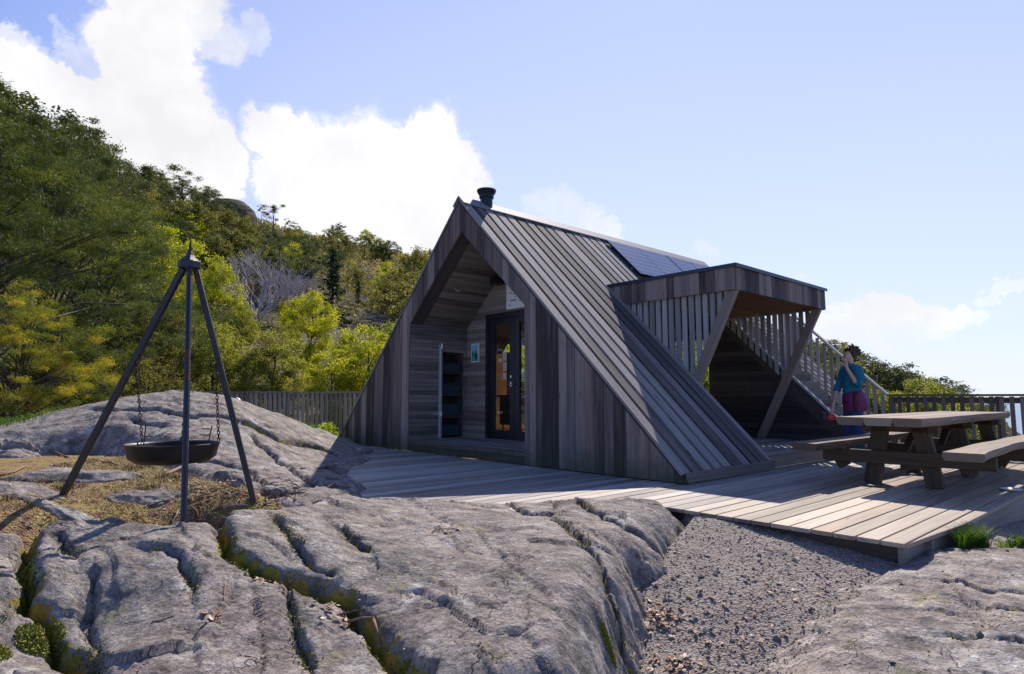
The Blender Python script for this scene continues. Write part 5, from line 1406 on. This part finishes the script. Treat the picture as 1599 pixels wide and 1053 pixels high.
# dry grass and moss litter in the hollow
q = NP.uniform(size=(26000, 2)); x = -4.6 + q[:, 0] * 3.2; y = 4.3 + q[:, 1] * 3.2
k_ = (fbm(x * 2.2, y * 2.2, 3, 301) > -.06) & ~inrock('A', x, y) & ~inrock('D', x, y)
x, y = x[k_], y[k_]; zz = surf(x, y)
t = NT('straw'); M_STRAW = t.done(t.pbsdf(t.ramp(t.at('rnd'), [(0., (.10, .11, .015)), (.35, (.26, .22, .04)), (.7, (.42, .30, .10)), (1., (.5, .36, .2))]), .8))
scatter_blades('dry_grass', np.c_[x, y, zz - .004], .035, .0022, M_STRAW, 2.2)

def onsurf(px, py):
    """where a bearing meets the ground or rock"""
    d = np.arange(2.2, 14, .01); x = (px - 800) / 965 * d; z = .95 - (py - 620) / 965 * d; h = surf(x, d); i = int(np.argmax(z < h)); return float(x[i]), float(d[i]), float(h[i])


q = NP.uniform(size=(40000, 2)); x = -4.7 + q[:, 0] * 3.3; y = 4.3 + q[:, 1] * 3.2
k_ = (fbm(x * 4.5, y * 4.5, 3, 311) > .24) & ~inrock('A', x, y) & ~inrock('D', x, y); x, y = x[k_], y[k_]
t = NT('heather_stems'); M_HEATH = t.done(t.pbsdf(t.ramp(t.at('rnd'), [(0., (.05, .03, .018)), (.4, (.16, .08, .04)), (.65, (.30, .16, .06)), (.85, (.16, .18, .03)), (1., (.34, .30, .06))]), .8))
scatter_blades('heather', np.c_[x, y, surf(x, y) - .004], .055, .0026, M_HEATH, 1.2)


# low bare rock humps in the litter
def hump(px, py, z_, rx, ry, h, lab, rot=0.):
    d_ = (.95 - z_) * 965 / (py - 620); x0, y0 = (px - 800) / 965 * d_, d_; n = 70
    X, Y, F = grid(np.linspace(-1.2, 1.2, n), np.linspace(-1.2, 1.2, n)); r = np.hypot(X, Y) + .45 * fbm(X * 1.6 + px, Y * 1.6, 3, 501)
    wx = X * rx; wy = Y * ry; c, s = cos(rot), sin(rot); wx, wy = x0 + wx * c - wy * s, y0 + wx * s + wy * c
    H = surf(wx, wy) + h * (np.clip(1.05 - r, -1, .5) / .5) - .5 * np.clip(r - .95, 0, 1) + .018 * fbm(wx * 7, wy * 7, 4, 503) + .006 * fbm(wx * 30, wy * 30, 3, 505)
    keep = (r < 1.35)[F].all(1); z0 = np.zeros(len(X))
    tag(fast_mesh('rock_outcrop', np.c_[wx, wy, H], F[keep], M_ROCK, smooth=True, attrs={'groove': z0, 'moss': np.clip((r - .9) * 1.2, 0, .5)}), lab, 'rock')
hump(120, 748, .19, .62, .26, .07, 'long low pale rock hump in the litter crossed by the left tripod leg', .1)
hump(30, 775, .17, .42, .28, .08, 'pale rock hump at the left edge below the litter')
hump(232, 768, .17, .30, .14, .045, 'low rock patch in the litter below the fire pan')
hump(140, 788, .16, .5, .10, .04, 'thin rock rib showing through the litter behind the foreground bedrock')
hump(15, 710, .26, .35, .2, .08, 'small rock hump at the left edge beside the whaleback')
hump(360, 752, .14, .22, .16, .09, 'grey rock hump just left of the right tripod foot')
hump(415, 770, .12, .26, .12, .08, 'grey rock hump behind the right tripod foot', .2)

# loose stones
def stones(n, gen, smin, smax, name, label=None, cat=None, kind='stuff', mat=M_STONES, flat=.6):
    x, y = gen(n); z = surf(x, y); n = len(x)
    base = np.array([(1, 0, 0), (-1, 0, 0), (0, 1, 0), (0, -1, 0), (0, 0, 1), (0, 0, -1), (.6, .6, .5), (-.6, .5, .5)], float)
    f8 = np.array([(0, 6, 4), (6, 2, 4), (2, 7, 4), (7, 1, 4), (1, 3, 4), (3, 0, 4), (2, 6, 0), (1, 7, 2), (0, 5, 2), (2, 5, 1), (1, 5, 3), (3, 5, 0)])
    s = smin * (smax / smin) ** (NP.rand(n) ** 2.6); a = NP.uniform(0, 6.28, n)
    B = base[None] * NP.uniform(.65, 1.25, (n, 8, 1)); B = B * s[:, None, None] * np.stack([np.ones(n), NP.uniform(.6, 1, n), np.full(n, flat) * NP.uniform(.6, 1.2, n)], 1)[:, None]
    X = B[..., 0] * np.cos(a)[:, None] - B[..., 1] * np.sin(a)[:, None]; Y = B[..., 0] * np.sin(a)[:, None] + B[..., 1] * np.cos(a)[:, None]
    V = np.stack([X + x[:, None], Y + y[:, None], B[..., 2] + z[:, None] + s[:, None] * .18], -1).reshape(-1, 3)
    F = (np.arange(n)[:, None, None] * 8 + f8[None]).reshape(-1, 3)
    return tag(fast_mesh(name, V, F, mat, rnd=NP.rand(n).repeat(12)), label, cat, kind=kind)


def gpath(n):
    y = 2.3 + 3. * NP.rand(n) ** 1.1; x = .2 + NP.rand(n) * 3.6; k = ~inrock('A', x, y) & (~inrock('C', x, y) | (NP.rand(n) < .05))
    return x[k], y[k]


stones(42000, gpath, .0022, .012, 'gravel')
stones(900, gpath, .008, .028, 'loose_stones', flat=.7)
M_CHIP = plain('pale_chips', (.55, .52, .48), .8, noise=.3)
stones(500, gpath, .005, .016, 'pale_chips', mat=M_CHIP, flat=.5)
def hollow(n):
    x = -4.8 + NP.rand(n) * 3.4; y = 4.2 + NP.rand(n) * 3.2; k = ~inrock('A', x, y) & ~inrock('D', x, y); return x[k], y[k]
stones(1200, hollow, .004, .03, 'gravel')

def flakes(name, gen, n, s0, s1, mat, lift=.01):
    x, y = gen(n); z = surf(x, y) + lift * NP.rand(len(x)); m_ = len(x)
    nrm = rnorm(m_) * .55 + [0, 0, 1]; nrm /= np.linalg.norm(nrm, axis=1)[:, None]; a = np.cross(nrm, rnorm(m_)); a /= np.linalg.norm(a, axis=1)[:, None]; b = np.cross(nrm, a)
    s = NP.uniform(s0, s1, m_)[:, None]; C = np.c_[x, y, z + s[:, 0] * .3]; a *= s; b *= s * .55; up = nrm * s * .18
    V = np.stack([C - a + up, C - b * .9 - a * .2, C + a * .5 - b * .7, C + a + up, C + b * .8 + a * .1, C + b * .6 - a * .6], 1).reshape(-1, 3)
    F = (np.arange(m_)[:, None] * 6 + np.arange(6))
    return tag(fast_mesh(name, V, F, mat, rnd=NP.rand(m_)), kind='stuff')


def leafspots(n):
    xs, ys = [], []
    for (px, py, z_, rx, ry, w) in ((1025, 935, -.27, .10, .16, 3), (1045, 1000, -.36, .12, .10, 2), (1120, 960, -.3, .35, .3, 2), (1200, 900, -.2, .5, .4, 2), (440, 905, -.05, .10, .05, 1.2), (545, 935, -.08, .10, .08, 1.5), (700, 822, .07, .1, .06, .5), (350, 945, -.06, .05, .05, .5), (250, 760, .18, .5, .35, 3)):
        d_ = (.95 - z_) * 965 / (py - 620); k = int(n * w / 16); xs.append((px - 800) / 965 * d_ + NP.normal(size=k) * rx * .6); ys.append(d_ + NP.normal(size=k) * ry * .6)
    return np.concatenate(xs), np.concatenate(ys)


flakes('fallen_leaves', leafspots, 520, .010, .026, M_DEAD)
flakes('needle_litter', hollow, 6500, .004, .014, M_DEAD, .006)
# moss cushions in the widest crevices
xs, ys = [], []
for k in 'ADC':
    for typ, pl in CRK[k]:
        if typ == 'f' or (typ == 'm' and k == 'C'): continue
        for a, b in zip(pl[:-1], pl[1:]):
            L = math.hypot(b[0] - a[0], b[1] - a[1]); n_ = int(L * (1500 if typ == 'w' else 500) * (1 if k == 'A' else .3)); u = NP.rand(n_)
            xs.append(a[0] + (b[0] - a[0]) * u + NP.normal(size=n_) * .022); ys.append(a[1] + (b[1] - a[1]) * u + NP.normal(size=n_) * .022)
xs = np.concatenate(xs); ys = np.concatenate(ys); k_ = fbm(xs * 3.2, ys * 3.2, 3, 401) > -.05; xs, ys = xs[k_], ys[k_]
rs_ = np.clip(.45 + 1.4 * fbm(xs * 2.5, ys * 2.5, 2, 405) + NP.uniform(-.2, .2, len(xs)), 0, 1)
C = np.c_[xs, ys, surf(xs, ys) + NP.uniform(0, .016, len(xs))]; V, F = leaf_arrays(C, .0075, .5)
tag(fast_mesh('moss', V, F, M_MOSS, rnd=rs_), kind='stuff')
# one yellow-green cushion on the shaded end of the foreground rock
def cushion(px, py, z_, r, lab, n=1500, mat=M_MOSS):
    x0, y0, _ = onsurf(px, py); q = rnorm(n) * NP.uniform(.5, 1, (n, 1)); q[:, 2] = abs(q[:, 2]) * .5
    x = x0 + q[:, 0] * r; y = y0 + q[:, 1] * r; C = np.c_[x, y, surf(x, y) + q[:, 2] * r * .6]; V, F = leaf_arrays(C, .007, .5)
    tag(fast_mesh('moss_cushion', V, F, mat, rnd=NP.uniform(.25, .65, n)), lab, 'moss')
cushion(945, 990, -.12, .04, 'yellow-green moss cushion on the shaded right end of the foreground rock', 2600)
cushion(90, 985, -.16, .10, 'broad yellow moss cushion in the crevice at the lower left corner', 3500)
cushion(25, 1000, -.18, .06, 'small moss cushion at the left edge beside the broad one', 1200)

# lime shrub before the fence
C = []
x0, y0 = at(507, 12.4); z0 = .12
for k in range(26):
    a = R.uniform(0, 6.3); rr = R.uniform(.0, .27); c = np.array((x0 + rr * cos(a), y0 + rr * sin(a), z0 + R.uniform(.02, .34) * (1.1 - rr * 2))); C.append(c + NP.normal(size=(26, 3)) * (.045, .045, .035))
C = np.concatenate(C); V, F = leaf_arrays(C, .028, .6)
sb = tag(empty('shrub', (0, 0, 0)), 'small lime-green leafy shrub in front of the fence by the cabin corner', 'shrub')
fast_mesh('foliage', V, F, L_BUSH, sb, rnd=NP.rand(len(C)))
m = MB()
for k in range(9):
    a = 2 * pi * k / 9; m.tube([(x0, y0, z0 - .15), (x0 + .1 * cos(a), y0 + .1 * sin(a), z0 + .1), (x0 + .22 * cos(a), y0 + .22 * sin(a), z0 + .25)], [.008, .006, .003], 5)
m.build('stem', M_TWIG, sb)

# twigs and sticks
def stick(P, r, label=None, grp=None, side=None):
    m = MB(); Q = []
    for (px, py, z_) in P:
        x, y, z = onsurf(px, py); Q.append(Vector((x, y, z + r * 1.2)))
    m.tube(Q, [r, r * .9, r * .7, r * .5][:len(Q)] if len(Q) <= 4 else r, 7)
    if side:
        e = Q[1] + (Q[-1] - Q[0]) * .12 + Vector(side); m.tube([Q[1], e], [r * .6, r * .3], 6)
    return tag(m.build('stick', M_TWIG, smooth=True), label, 'stick', grp)


stick([(541, 951, -.08), (560, 946, -.09), (578, 945, -.09)], .006, 'upper of the two brown sticks lying across the mossy crevice')
stick([(552, 964, -.10), (575, 961, -.10), (592, 959, -.10)], .0075, 'lower of the two brown sticks lying across the mossy crevice')
stick([(591, 958, -.10), (597, 975, -.13), (602, 996, -.16)], .0075, 'grey-brown stick pointing down the mossy crevice')
stick([(257, 960, -.08), (272, 957, -.08), (290, 950, -.08)], .0035, 'thin dark twig on the broad foreground rock face')
stick([(365, 905, -.01), (364, 918, -.02), (363, 928, -.03)], .0035, 'thin pale twig standing in the crack right of the broad rock face')
stick([(474, 732, .14), (510, 731, .10), (530, 737, .08), (545, 745, .05)], .010, 'long crooked dead branch lying on the right flank of the whaleback rock', side=(.12, .1, .05))
stick([(512, 746, .07), (530, 748, .05), (550, 750, .03)], .007, 'short straight branch below the crooked one at the edge of the cabin shadow')
stick([(0, 745, .22), (30, 738, .22), (50, 728, .22)], .014, 'dark curved branch in the litter at the left edge')
stick([(85, 706, .26), (100, 710, .25), (113, 715, .25)], .012, 'short brown branch lying in the litter left of the tripod leg')
stick([(165, 723, .2), (178, 722, .2), (190, 728, .2)], .012, 'grey branch under the left side of the fire pan')
stick([(262, 745, .18), (272, 740, .18), (289, 732, .18)], .02, 'charred log under the fire pan')
m = MB()
for k in range(170):
    a = R.uniform(0, 6.3); x = -2.25 + R.gauss(0, .28); y = 5.15 + R.gauss(0, .33); l = R.uniform(.05, .2)
    if y < 4.6: continue
    z1_, z2_ = surf1(x, y), surf1(x + l * cos(a), y + l * sin(a)); m.tube([(x, y, z1_ + .01), (x + l * .5 * cos(a) + .01, y + l * .5 * sin(a), (z1_ + z2_) / 2 + .02), (x + l * cos(a), y + l * sin(a), z2_ + .012)], R.uniform(.003, .008), 5, r=R.random())
tag(m.build('twig_litter', M_TWIG), kind='stuff')
